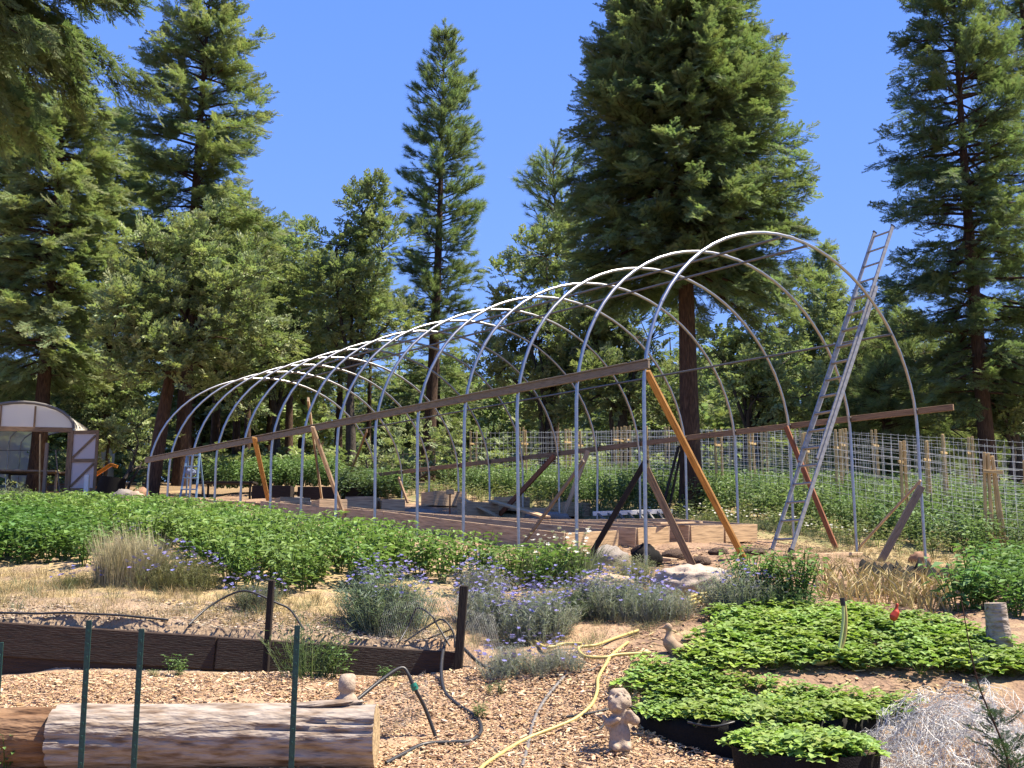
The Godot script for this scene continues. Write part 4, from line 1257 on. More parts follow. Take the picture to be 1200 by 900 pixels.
	post_thing("thin pole leaning against the open greenhouse door", Vector3(-12.742, 3.560, -31.000), 1.3, .035, M.grey_board, "wooden_post", "post", Vector3(-.25, 0, 0))
	post_thing("short white pipe standing beside the open greenhouse door", Vector3(-12.045, 3.541, -31.000), .62, .13, M.white_paint, "white_pipe", "pipe")
	# small orange machine: an arm on a frame
	var q := Vector3(-12.546, 3.774, -33.000)
	var om := thing("orange_machine", "small orange machine with a raised arm beyond the greenhouse door", "machine", q)
	board("arm", Vector3(-.22, .42, 0), Vector3(.42, .86, 0), .1, .08, M.orange_paint, om)
	board("arm_tip", Vector3(.40, .87, 0), Vector3(.62, .80, 0), .09, .08, M.orange_paint, om)
	board("mast", Vector3(-.15, -.05, 0), Vector3(-.2, .5, 0), .14, .12, M.orange_paint, om, Vector3.RIGHT)
	board("base", Vector3(-.3, .1, 0), Vector3(.35, .1, 0), .18, .4, M.orange_paint, om)
	# black planter bag, stones and scraps at the edge of the peppers
	var bp := thing("black_planter", "round black planter bag behind the pepper rows", "planter", Vector3(-10.653, 3.343, -29.000))
	var sides := []; var rr := []
	for k in 5:
		sides.append(Vector3(.02 * k, -.05 + .16 * k, 0)); rr.append(.36 + .03 * sin(k * 1.3))
	tube_part("bag", sides, rr, M.black_fabric, bp, 18)
	rock("pale grey rock beside the black planter bag", Vector3(-10.088, 3.306, -28.500), .35, .2, M.rock)
	rock("brown rock before the double-trunk oak", Vector3(-9.621, 3.307, -28.500), .22, .22, M.clay)
	rock("grey-white rock near the double-trunk oak", Vector3(-9.626, 3.273, -28.000), .25, .16, M.stone)
	# blue stepladder
	var sl := thing("stepladder", "blue folding stepladder standing at the far end of the hoop house", "ladder", Vector3(-8.037, 3.241, -27.500))
	for s in [-1.0, 1.0]:
		board("front_leg", Vector3(.20 * s, -.03, .3), Vector3(.15 * s, 1.22, 0), .05, .03, M.blue_paint, sl, Vector3.RIGHT)
		board("rear_leg", Vector3(.24 * s, -.03, -.35), Vector3(.14 * s, 1.2, -.04), .04, .03, M.blue_paint, sl, Vector3.RIGHT)
	for k in 4: board("tread", Vector3(-.19 + .01 * k, .25 + .29 * k, .24 - .07 * k), Vector3(.19 - .01 * k, .25 + .29 * k, .24 - .07 * k), .03, .1, M.blue_paint, sl)
	board("top_step", Vector3(-.18, 1.235, -.02), Vector3(.18, 1.235, -.02), .04, .16, M.grey_hose, sl)
	cloth("blue-white bundle of cloth on the stepladder", "cloth", Vector3(-8.037, 3.241, -27.500) + Vector3(0, .66, .12), .18, .12, .12, M.blue_cloth, 41)
	# table of seedlings
	var tb := thing("dark_table", "low dark table before the green hedge of plants", "table", Vector3(-7.495, 3.363, -29.000))
	board("top", Vector3(-.7, .42, 0), Vector3(.7, .42, 0), .05, .6, M.black_wood, tb)
	for x in [-.62, .62]:
		for z in [-.25, .25]: board("leg", Vector3(x, -.05, z), Vector3(x, .395, z), .05, .05, M.black_wood, tb, Vector3.RIGHT)
	for k in 3:
		var bt2 := thing("dark_planter_box", "dark planter box, %s along the green hedge of plants" % ["first", "second", "third"][k], "planter", Vector3(-6.210, 3.329, -28.500) + Vector3(k * 1.1, .0, -.4 * k))
		board("box", Vector3(-.5, .16, 0), Vector3(.5, .16, 0), .34, .5, M.black_wood, bt2)

func post_thing(label: String, at: Vector3, h: float, w: float, m: Material, called: String, cat: String, lean := Vector3.ZERO) -> void:
	var t := thing(called, label, cat, at)
	board("shaft", Vector3(0, -.2, 0), Vector3(0, h, 0) + lean, w, w * .85, m, t, Vector3.RIGHT, .008)

# ---- crops --------------------------------------------------------------------------------------
func build_crops() -> void:
	# pepper rows along the near side of the hoop house
	var poly := [Vector3(0.828, 1.399, -11.980), Vector3(0.440, 1.324, -11.480), Vector3(-0.355, 1.372, -11.580), Vector3(-1.125, 1.378, -11.280), Vector3(-2.077, 1.314, -10.040), Vector3(-2.793, 1.396, -10.400), Vector3(-3.621, 1.635, -11.900), Vector3(-5.283, 1.924, -14.240), Vector3(-7.190, 2.095, -15.480), Vector3(-7.858, 2.092, -15.380), Vector3(-9.695, 2.424, -18.940), Vector3(-7.822, 2.398, -18.680), Vector3(-5.770, 2.265, -17.440), Vector3(-3.286, 1.966, -15.020), Vector3(-2.155, 1.786, -13.620), Vector3(-1.062, 1.628, -12.880), Vector3(0.000, 1.504, -12.520), Vector3(0.751, 1.435, -12.220)]
	patch("pepper_rows", "broad bed of bright green pepper plants along the hoop house", "crop", poly, .30, P.pepper, M.leaf, [.36, .52], Color(0.170, 0.264, 0.088))
	patch("potato_rows", "darker green crop patch at the photo's left edge", "crop", [Vector3(-7.858, 2.092, -15.380), Vector3(-5.870, 2.008, -14.880), Vector3(-4.593, 1.715, -12.620), Vector3(-4.495, 1.575, -11.680), Vector3(-5.174, 1.600, -12.000), Vector3(-6.244, 1.636, -12.280)], .27, P.potato, M.leaf, [.36, .48], Color(0.124, 0.229, 0.074))
	# a hedge of beans at the far end, a belt of tomatoes under the trellises
	patch("bean_hedge", "tall leafy green bean row beyond the far end of the hoop house", "crop", [Vector3(-8.570, 3.519, -31.000), Vector3(-4.949, 3.607, -31.000), Vector3(-5.268, 3.826, -33.000), Vector3(-9.123, 3.745, -33.000)], .32, P.tomato, M.leaf, [.6, .85], Color(0.159, 0.245, 0.103), "stuff", .25)
	patch("far_crop", "leafy crop between the far hoops and the manzanita bushes", "crop", [Vector3(-4.630, 3.392, -29.000), Vector3(-2.834, 3.277, -28.000), Vector3(-2.898, 3.647, -31.000), Vector3(-5.142, 3.829, -33.000)], .4, P.potato, M.leaf, [.5, .8], Color(0.110, 0.166, 0.088))
	patch("tomato_plants", "wide bed of bushy tomato plants under the wire trellises", "crop", [tung(9.4, 18.7), tung(9.2, 25.5), tung(15.0, 25.5), tung(24, 24), tung(26, 18.6), tung(18.0, 18.0), tung(13.0, 18.2)], .42, P.tomato, M.leaf, [.5, .8], Color(0.170, 0.239, 0.118))
	patch("low_weeds", "low green weeds and white daisies beside the far side of the hoop house", "weeds", [tung(9.5, 17.0), tung(9.8, 18.4), tung(26, 18.0), tung(27, 16.6), tung(14, 16.6)], .30, P.weed, M.leaf, [.22, .45], Color(0.199, 0.234, 0.118), "stuff", 0.0, .5, .25)
	daisies("daisies_by_hoop_house", "white daisies dotted along the far side of the hoop house", [tung(11.0, 16.7), tung(11.0, 17.6), tung(16.5, 17.4), tung(16.5, 16.6)], 130, .28)
	daisies("daisies_by_peppers", "white daisies dotted at the near end of the pepper bed", [Vector3(0.000, 1.372, -11.680), Vector3(0.814, 1.370, -11.780), Vector3(0.971, 1.559, -13.420), Vector3(0.098, 1.524, -12.720)], 60, .42)

func daisies(called: String, label: String, poly: Array, n: int, h: float) -> void:
	var t := thing(called, label, "flowers", Vector3.ZERO, "", "stuff")
	var pp := PackedVector2Array()
	var lo := Vector2(1e9, 1e9); var hi := -lo
	for q in poly:
		pp.append(Vector2(q.x, q.z)); lo = lo.min(Vector2(q.x, q.z)); hi = hi.max(Vector2(q.x, q.z))
	var buf := PackedFloat32Array(); var st := PackedFloat32Array()
	for k in n * 4:
		var p := Vector2(R(lo.x, hi.x), R(lo.y, hi.y))
		if not inside(p, pp) or buf.size() / 16 >= n: continue
		var hh := h * R(.7, 1.25)
		put(buf, Basis(Vector3.UP, R(0, TAU)).rotated(Vector3.RIGHT, R(-.7, .7)).scaled(Vector3.ONE * R(.022, .04)), on(p.x, p.y, hh), Color(0.593, 0.577, 0.521))
		put(st, Basis(Vector3.UP, R(0, TAU)).scaled(Vector3(hh, hh, hh)), on(p.x, p.y, 0), Color(0.149, 0.175, 0.103))
	scatter("blossoms", P.blossom, M.petal, buf, t)
	scatter("foliage", P.grass, M.leaf, st, t)

# ---- wire trellises for the tomatoes --------------------------------------------------------------
func build_trellises() -> void:
	var rows := [[19.56, 9.3, 25.5, "wire trellis row nearest the hoop house, with paired wooden posts"], [21.0, 9.6, 25.0, "second wire trellis row from the hoop house"], [22.5, 9.9, 24.5, "third wire trellis row from the hoop house"], [24.0, 10.2, 24.0, "wire trellis row farthest from the hoop house"]]
	for r in rows:
		var v: float = r[0]; var ua: float = r[1]; var ub: float = r[2]
		var o := tung(ua, v)
		var t := thing("wire_trellis", r[3], "trellis", o, "wire trellis rows")
		var n := int((ub - ua) / 2.1)
		for k in n + 1:
			var u := lerpf(ua, ub, float(k) / n) + R(-.15, .15)
			var hgt := 1.8 + R(-.08, .08)
			for s in [-1.0, 1.0]:
				var p := tung(u, v + s * .1)
				var lean := Vector3(R(-.05, .05), 0, R(-.04, .04)) - (tung(u, v + s * .1) - tung(u, v)) * .35
				lean.y = 0
				board("post", p - o + Vector3(0, -.2, 0), p - o + Vector3(0, hgt, 0) + lean, .05, .045, M.stake, t, Vector3.RIGHT)
			var c := tung(u, v)
			var ax := (tung(u, v + 1) - c) * Vector3(1, 0, 1)
			board("cross_piece", c - o + Vector3(0, hgt * .78, 0) - ax * .13, c - o + Vector3(0, hgt * .78, 0) + ax * .13, .05, .04, M.stake, t)
		# wire grid: level and upright wires, sagging a little between the posts
		var mb := MB.new()
		for hrow in 10:
			var y := .35 + .15 * hrow
			var pts := []
			for k in n * 2 + 1:
				var u := lerpf(ua, ub, k / (n * 2.0))
				pts.append(tung(u, v + .02, y - (.025 if k % 2 == 1 else 0.0) + R(-.008, .008)) - o)
			mb.tube(pts, .0036, 3, false)
		var nu := int((ub - ua) / .2)
		for k in nu:
			var u := lerpf(ua, ub, (k + .5) / nu)
			mb.tube([tung(u, v + .024, .3) - o, tung(u, v + .024 + R(-.02, .02), 1.72) - o], .0028, 3, false)
		part("wire_grid", mb.mesh(), M.wire, t).set_meta("kind", "stuff")
	# stakes stood together at the near end of the first row
	var bb := Vector3(8.762, 1.811, -20.000)
	var bun := thing("stake_bundle", "bundle of yellow-tan wooden stakes standing at the near end of the trellis", "stakes", bb)
	for k in 5:
		var off := Vector3(-.13 + .065 * k, 0, .04 * sin(k * 2.2))
		board("stake", off * 1.5 + Vector3(0, -.15, 0), off * .6 + Vector3(R(-.04, .1), 1.85 + R(-.08, .08), 0), .05, .04, M.stake, bun, Vector3.RIGHT)
	board("cross_piece", Vector3(-.17, 1.5, .07), Vector3(.2, 1.48, .07), .06, .03, M.stake, bun)
	board("cross_piece", Vector3(-.22, .3, .08), Vector3(.2, .28, .08), .05, .03, M.stake, bun)
	# a pair of dark boards leaning against the big cedar
	for k in 2:
		plank2(["wide black board leaning on the huge cedar's trunk", "narrow black board beside the wide one on the cedar trunk"][k], Vector3(3.244, 2.581, -23.200) + Vector3(-.12 + .14 * k, .05, .1 * k), Vector3(3.607, 4.152, -23.600) + Vector3(.05 * k, -.1 * k, 0), .2 - .08 * k, .04, M.black_wood)

func plank2(label: String, a: Vector3, b: Vector3, h: float, w: float, m: Material) -> void:
	var t := thing("leaning_board", label, "board", a)
	board("timber", Vector3.ZERO, b - a, h, w, m, t, Vector3(0, 0, 1))

# ---- retaining wall, log and posts in the foreground -----------------------------------------------
func build_wall_and_log() -> void:
	var tl := Vector3(-4.733, 1.229, -8.600); var tr := Vector3(-0.438, 0.924, -9.000)
	var w := thing("retaining_wall", "low retaining wall of dark stained planks holding the bank", "wall", Vector3(tr.x, gy(tr.x, tr.z + .1), tr.z))
	var o: Vector3 = w.position
	var cut := tl.lerp(tr, .56)
	board("plank", tl + Vector3(0, -.13, 0) - o, cut + Vector3(-.003, -.13, 0) - o, .26, .055, M.dark_board, w, Vector3.UP, .008)
	board("plank", cut + Vector3(.003, -.128, .004) - o, tr + Vector3(0, -.125, .004) - o, .25, .055, M.dark_board, w, Vector3.UP, .008)
	board("plank", tl + Vector3(0, -.37, -.012) - o, tr + Vector3(-.04, -.36, -.012) - o, .24, .05, M.dark_board, w, Vector3.UP, .008)
	for k in 4:
		var p := tl.lerp(tr, [.3, .52, .76, .97][k]) + Vector3(0, 0, -.06)
		board("backing_stake", p + Vector3(0, -.6, 0) - o, p + Vector3(0, -.06, 0) - o, .06, .05, M.black_wood, w, Vector3.RIGHT)
	post_thing("dark wooden stake leaning on the planks of the retaining wall", Vector3(-1.917, 0.797, -8.720), .70, .05, M.black_wood, "dark_stake", "stake", Vector3(.03, 0, 0))
	post_thing("thick dark stake at the end of the retaining wall", Vector3(-0.446, 0.719, -8.920), .73, .07, M.black_wood, "dark_stake", "stake", Vector3(.06, 0, -.04))
	# logs
	log_thing("old grey debarked log with a split cut end", Vector3(-2.799, 0.565, -6.980), Vector3(-0.834, 0.575, -6.980), .192, M.log, true)
	log_thing("reddish log butted against the grey one", Vector3(-3.636, 0.549, -7.020), Vector3(-2.793, 0.549, -7.020), .188, M.log_red, false)
	# green steel posts with studs
	var px := [Vector3(-3.009, 1.157, -6.620), Vector3(-2.503, 1.285, -6.620), Vector3(-2.210, 1.233, -6.660), Vector3(-1.291, 1.253, -6.660)]
	var nm := ["green steel stake at the photo's left edge before the reddish log", "tallest green steel stake standing before the grey log", "green steel stake second from the left edge of the grey log", "green steel stake near the split end of the grey log"]
	for k in 4:
		var top: Vector3 = px[k]
		var g := gy(top.x, top.z)
		var t := thing("steel_stake", nm[k], "stake", Vector3(top.x, g, top.z), "green steel stakes before the log")
		var h := top.y - g
		var ln := Vector3(-.012 + .008 * k, 0, 0)
		board("flange", Vector3(0, -.2, 0) - ln * .2, Vector3(0, h, 0) + ln, .034, .005, M.t_post, t, Vector3.RIGHT, .001)
		board("web", Vector3(0, -.2, -.017) - ln * .2, Vector3(0, h, -.017) + ln, .005, .029, M.t_post, t, Vector3.RIGHT, .001)
		var y := .1
		while y < h - .03:
			board("stud", Vector3(0, y, .004) + ln * y / h, Vector3(0, y + .018, .004) + ln * y / h, .012, .006, M.t_post, t, Vector3.RIGHT, .001)
			y += .075
	# stone head ornament on the log, seen from behind
	var so := part("stone_ornament", skin([[Vector3(0, .02, 0), Vector3(0, .03, 0), .062, .06], [Vector3(-.05, .02, 0), Vector3(.03, .03, .0), .035, .04], [Vector3(0, .12, 0), Vector3(0, .135, 0), .055, .054], [Vector3(-.02, .165, -.02), Vector3(.025, .17, -.02), .03, .028]], .008, .018), M.stone, self, Transform3D(Basis(), Vector3(-1.032, 0.760, -7.050) - Vector3(0, .02, 0)))
	tag(so, "rounded stone head ornament sitting on top of the grey log", "ornament")

func log_thing(label: String, a: Vector3, b: Vector3, r: float, m: Material, split: bool) -> void:
	var t := thing("log", label, "log", (a + b) * .5)
	t.transform = beam_xf(a, b)
	var ln := (b - a).length()
	var f := FastNoiseLite.new(); f.seed = 9 if split else 10; f.frequency = 1.2; f.fractal_octaves = 4
	var mb := MB.new()
	var nseg := 130; var ns := 72
	var checks := []
	for k in 26: checks.append([R(0, TAU), R(-.5, .5) * ln, R(.15, .5), R(.02, .05), R(.09, .18)])
	for j in nseg + 1:
		var x := ln * (float(j) / nseg - .5)
		for k in ns:
			var an := TAU * k / ns
			var rr := r * (1.0 + .06 * f.get_noise_3d(x * .8, cos(an) * 1.2, sin(an) * 1.2) + .075 * f.get_noise_3d(x * .35 + 7, cos(an) * 8, sin(an) * 8))
			# a check running in from the cut end
			if split and x > ln * .5 - .55:
				var da := absf(wrapf(an - (1.75 + .25 * sin(x * 9.0)), -PI, PI))
				rr -= r * .22 * maxf(0, 1.0 - da / .13) * clampf((x - ln * .5 + .55) / .4, 0, 1)
			for c in checks:      # drying checks along the grain
				var along: float = 1.0 - absf(x - c[1]) / c[2]
				if along > 0:
					var dd: float = absf(wrapf(an - c[0] - .06 * sin(x * 5.0), -PI, PI))
					if dd < .1: rr -= r * c[4] * minf(1.0, along * 2.0) * (1.0 - dd / .1)
			rr *= 1.0 - .04 * (x / ln)
			mb.v.append(Vector3(x, sin(an) * rr, cos(an) * rr)); mb.n.append(Vector3.UP); mb.c.append(Color.WHITE)
	for j in nseg:
		for k in ns:
			var q := j * ns + k; var q2 := j * ns + (k + 1) % ns
			mb.i.append_array([q, q2, q2 + ns, q, q2 + ns, q + ns])
	var st := SurfaceTool.new()
	st.create_from_arrays(mb.mesh().surface_get_arrays(0))
	st.generate_normals()
	part("wood", st.commit(), m, t)
	var cap := MB.new()
	for k in ns:
		cap.face([Vector3(ln * .5 + .001, 0, 0), mb.v[nseg * ns + k] + Vector3(.001, 0, 0), mb.v[nseg * ns + (k + 1) % ns] + Vector3(.001, 0, 0)], Vector3.ZERO)
	part("cut_end", cap.mesh(), M.log_end, t)
	var cap2 := MB.new()
	for k in ns:
		cap2.face([Vector3(-ln * .5 - .001, 0, 0), mb.v[k] - Vector3(.001, 0, 0), mb.v[(k + 1) % ns] - Vector3(.001, 0, 0)], Vector3.ZERO)
	part("cut_end", cap2.mesh(), M.log_end, t)
	if split:
		# a slab split off along the top
		part("split_slab", lumpy(.33, .028, .075, 71, .42, 1.6, 20, 36), m, t, Transform3D(Basis(Vector3.BACK, .05), Vector3(ln * .5 - .33, r * .985, .01)))

# ---- flowers, grass and small things between the path and the hoop house -------------------------------
func build_middle() -> void:
	var grey := Color(0.249, 0.273, 0.265)
	flower_bush("tall blue-flowered bush behind the retaining wall's end", Vector3(-1.062, 1.067, -9.600), .62, .36, 26, 170, Color(0.189, 0.245, 0.192))
	flower_bush("blue-flowered clump right of the thick dark stake", Vector3(-0.169, 1.012, -10.080), .52, .36, 22, 120, grey)
	flower_bush("blue-flowered clump leaning over the chip path", Vector3(0.160, 0.968, -9.580), .52, .34, 22, 110, grey)
	flower_bush("blue-flowered clump at the corner of the pepper bed", Vector3(0.431, 1.091, -10.260), .45, .34, 20, 90, Color(0.139, 0.186, 0.133))
	flower_bush("silvery clump with deep blue flowers before the first hoop", Vector3(0.914, 1.146, -10.400), .50, .40, 26, 110, grey)
	flower_bush("pale flowering clump left of the bird figure", Vector3(1.314, 1.128, -10.120), .40, .36, 22, 60, grey)
	flower_bush("low grey clump at the edge of the chip path", Vector3(0.032, 0.798, -8.540), .30, .30, 14, 40, grey)
	flower_bush("small grey clump beside the yellow hose loop", Vector3(0.356, 0.830, -8.540), .24, .22, 10, 24, grey)
	flower_bush("blue flowers among the pepper plants", Vector3(-0.344, 1.295, -11.220), .42, .25, 12, 60, grey)
	flower_bush("sparse blue flowers around the leafy green bush", Vector3(2.496, 1.177, -10.360), .42, .36, 6, 30, Color(0.130, 0.195, 0.103))
	flower_bush("feathery grey clump left of the green bush", Vector3(2.128, 1.193, -10.380), .50, .30, 16, 40, grey)
	flower_bush("airy seed-head clump by the second hoop foot", Vector3(1.328, 1.417, -12.180), .40, .22, 10, 0, Color(0.249, 0.254, 0.192))
	flower_bush("violet-flowered clump among the straw", Vector3(-3.141, 1.396, -10.360), .40, .45, 20, 90, Color(0.174, 0.174, 0.095))
	flower_bush("small blue clump in the dry bank before the peppers", Vector3(-2.227, 1.251, -9.700), .3, .3, 12, 40, Color(0.170, 0.186, 0.148))
	flower_bush("low violet clump at the dark crop patch's corner", Vector3(-4.007, 1.396, -10.340), .22, .3, 12, 30, Color(0.158, 0.158, 0.079))
	flower_bush("wispy plant growing up the retaining wall", Vector3(-1.532, 0.756, -8.500), .72, .12, 2, 0, Color(0.100, 0.146, 0.074), Color.WHITE, "wispy_plant")
	flower_bush("grey pale shrub at the photo's left edge above the peppers", Vector3(-7.781, 2.204, -16.500), .85, .6, 16, 0, Color(0.170, 0.186, 0.148), Color.WHITE, "pale_shrub")
	var lb := thing("leafy_bush", "bright leafy green bush beside the strawberry bed", "bush", Vector3(2.489, 1.201, -10.560))
	var lbuf := PackedFloat32Array()
	for k in 9: put(lbuf, Basis(Vector3.UP, R(0, TAU)).scaled(Vector3.ONE * R(.38, .58)), on(lb.position.x + R(-.28, .3), lb.position.z + R(-.2, .2)) - lb.position, tint(Color(.15, .24, .08), .2))
	scatter("foliage", P.tomato, M.leaf, lbuf, lb)
	# leaning straw clump
	var c := thing("straw_clump", "leaning clump of tall straw-coloured grass topped with violet flowers", "grass clump", Vector3(-3.613, 1.410, -10.460))
	var buf := PackedFloat32Array(); var fb := PackedFloat32Array()
	for k in 90:
		var a := R(0, TAU); var r := sqrt(R(0, 1))
		var p := on(c.position.x + cos(a) * r * .26, c.position.z + sin(a) * r * .2) - c.position
		var s := R(.5, .72)
		put(buf, (Basis(Vector3.UP, R(0, TAU)) * Basis(Vector3.RIGHT, R(-.15, .15))).rotated(Vector3.BACK, -.18).scaled(Vector3(s * .55, s, s * .55)), p, tint(Color(0.363, 0.332, 0.213), .2))
		if k % 2 == 0: put(fb, Basis(Vector3.UP, R(0, TAU)).scaled(Vector3.ONE * R(.014, .022)), p + Vector3(R(-.05, .2), s * R(.85, 1.05), R(-.1, .1)), tint(Color(0.158, 0.142, 0.356), .2))
	scatter("foliage", P.tall_grass, M.dry, buf, c)
	scatter("blossoms", P.blossom, M.petal, fb, c)
	# dry grass on the bank, sparse green between
	patch("dry_bank_grass", "short dry grass covering the bank above the retaining wall", "grass", [Vector3(-4.438, 1.207, -8.800), Vector3(-1.862, 1.099, -9.040), Vector3(-1.279, 1.054, -9.320), Vector3(-1.600, 1.316, -10.440), Vector3(-2.672, 1.331, -9.960), Vector3(-4.289, 1.530, -11.380), Vector3(-6.034, 1.565, -11.880)], .09, P.grass, M.dry, [.05, .17], Color(0.332, 0.261, 0.134), "stuff", 0.0, .5, .25)
	patch("bank_weeds", "thin green weeds among the dry bank grass", "grass", [Vector3(-4.481, 1.227, -8.880), Vector3(-1.917, 1.141, -9.300), Vector3(-1.600, 1.316, -10.440), Vector3(-2.672, 1.331, -9.960), Vector3(-4.392, 1.533, -11.420), Vector3(-6.034, 1.565, -11.880)], .22, P.grass, M.leaf, [.08, .2], Color(0.170, 0.205, 0.133), "stuff", 0.0, .5, .55)
	patch("path_edge_grass", "dry grass between the flower clumps along the path", "grass", [Vector3(-1.265, 1.040, -9.220), Vector3(-0.277, 0.904, -9.100), Vector3(0.535, 0.905, -8.800), Vector3(1.490, 1.080, -9.760), Vector3(2.173, 1.292, -11.340), Vector3(0.904, 1.369, -11.780), Vector3(-0.344, 1.295, -11.220)], .11, P.grass, M.dry, [.06, .2], Color(0.261, 0.237, 0.118), "stuff", 0.0, .5, .45)
	patch("field_edge_grass", "dry grass on the bare ground right of the hoop house", "grass", [tung(8.2, 11.5), tung(7.4, 15.4), tung(9.3, 19.3), tung(11.0, 17.0), tung(10.5, 13.0)], .16, P.grass, M.dry, [.06, .2], Color(0.332, 0.276, 0.142), "stuff", 0.0, .5, .3)
	# withered garlic row and squash leaves
	patch("garlic_row", "withered straw-coloured garlic leaves before the black sheeting", "crop", [Vector3(3.198, 1.276, -11.920), Vector3(3.716, 1.167, -11.040), Vector3(4.210, 1.128, -10.800), Vector3(5.148, 1.328, -12.780), Vector3(4.578, 1.436, -13.540), Vector3(3.679, 1.438, -13.300)], .13, P.garlic, M.dry, [.34, .62], Color(0.363, 0.292, 0.142), "stuff", 0.0, .5, .55)
	patch("squash_leaves", "broad bright green leaves at the photo's right edge", "crop", [Vector3(4.364, 1.149, -11.080), Vector3(5.002, 1.069, -10.400), Vector3(8.451, 1.493, -17.440), Vector3(5.363, 1.344, -12.940)], .3, P.potato, M.leaf, [.3, .55], Color(0.120, 0.215, 0.074))
	# small weeds on the chips under the wall
	for q in [[Vector3(-2.542, 0.766, -8.540), .16, "small weed under the dark planks beside the second green stake"], [Vector3(-1.387, 0.747, -8.640), .26, "leafy weed at the foot of the retaining wall behind the log"], [Vector3(-0.920, 0.725, -8.560), .12, "little weed beside the bent black pipe"], [Vector3(-3.076, 0.378, -6.920), .24, "pale green weed at the log's foot by the photo's left edge"], [Vector3(-2.333, 0.373, -6.940), .1, "tiny weed at the foot of the grey log between the stakes"], [Vector3(-0.236, 0.565, -7.820), .10, "low weed on the chip path by the black hose bend"], [Vector3(-0.124, 0.680, -8.180), .09, "tiny weed on the chip path beside the grey clump"], [Vector3(-2.704, 0.765, -8.460), .07, "tiny sprout under the dark planks"]]:
		var t := thing("weed", q[2], "weed", q[0])
		var wb := PackedFloat32Array()
		for k in 5: put(wb, Basis(Vector3.UP, R(0, TAU)).scaled(Vector3.ONE * q[1] * R(.7, 1.1)), Vector3(R(-.6, .6), 0, R(-.5, .5)) * q[1], tint(Color(0.120, 0.195, 0.074), .2))
		scatter("foliage", P.weed, M.leaf, wb, t)
	# black crumpled sheeting before the garlic
	var sh := MB.new()
	var f := FastNoiseLite.new(); f.seed = 77; f.frequency = 1.1
	var a0 := Vector3(4.278, 1.475, -13.740); var a1 := Vector3(5.707, 1.344, -13.000)
	var back := Vector3(a1.z - a0.z, 0, a0.x - a1.x).normalized()
	if back.z > 0: back = -back
	for k in 61:
		for j in 7:
			var base := a0.lerp(a1, k / 60.0) + back * (j * .09)
			var hh := sin(PI * j / 6.0) * (.16 + .16 * f.get_noise_2d(k * .35, 0)) + .07 * f.get_noise_2d(k * .9, j * 2.0)
			sh.v.append(on(base.x, base.z, maxf(hh, .01))); sh.n.append(Vector3.UP); sh.c.append(Color.WHITE)
	for k in 60:
		for j in 6:
			var q := k * 7 + j
			sh.i.append_array([q, q + 8, q + 7, q, q + 1, q + 8])
	var st := SurfaceTool.new()
	st.create_from_arrays(sh.mesh().surface_get_arrays(0))
	st.generate_normals()
	var so := part("black_sheeting", st.commit(), M.black_fabric, self)
	tag(so, "crumpled black plastic sheeting heaped along the ground", "plastic sheet")
	# weathered stump standing in the bed
	var sp := thing("weathered_stump", "upright weathered stump at the right end of the strawberry bed", "stump", Vector3(3.904, 0.910, -8.980))
	tube_part("wood", [Vector3(0, -.1, 0), Vector3(.005, .1, 0), Vector3(-.005, .26, 0), Vector3(-.01, .40, 0)], [.105, .1, .088, .084], M.log, sp, 14)
	# hose riser
	var rs := thing("hose_riser", "upright green and yellow hose stub in the strawberry bed", "hose", Vector3(2.523, 0.839, -8.640))
	tube_part("pipe", spline([Vector3(-.22, .03, .05), Vector3(-.06, .05, .02), Vector3(.03, .18, 0), Vector3(.06, .34, 0), Vector3(.055, .47, 0)], 5), .014, M.yellow_hose, rs, 7)
	tube_part("pipe", spline([Vector3(-.04, .05, .04), Vector3(.0, .18, .02), Vector3(.035, .34, .01), Vector3(.04, .46, .01)], 5), .012, mat(L(.35, .42, .16), .5), rs, 7)
	tube_part("cap", [Vector3(.045, .46, 0), Vector3(.04, .52, 0)], .02, M.black_plastic, rs, 8)
	# figures
	var bird := thing("bird_figure", "small clay bird figure at the edge of the strawberry leaves", "ornament", Vector3(1.253, 0.906, -8.820))
	part("body", skin([[Vector3(.02, .06, 0), Vector3(-.01, .10, 0), .055, .055], [Vector3(.06, .06, 0), Vector3(.15, .05, 0), .04, .012], [Vector3(-.02, .13, 0), Vector3(-.015, .20, 0), .03, .02], [Vector3(-.015, .222, 0), Vector3(-.02, .228, 0), .027, .026], [Vector3(-.03, .222, .0), Vector3(-.075, .214, .0), .012, .003]], .007, .02), M.clay_bird, bird)
	tube_part("foot", [Vector3(.0, -.02, .02), Vector3(.0, .03, .02)], .012, M.clay_bird, bird, 6)
	tube_part("foot", [Vector3(.0, -.02, -.02), Vector3(.0, .03, -.02)], .012, M.clay_bird, bird, 6)
	var ch := thing("cherub_statue", "pale stone figure of a bowing child beside the black planter", "statue", Vector3(0.689, 0.448, -7.240))
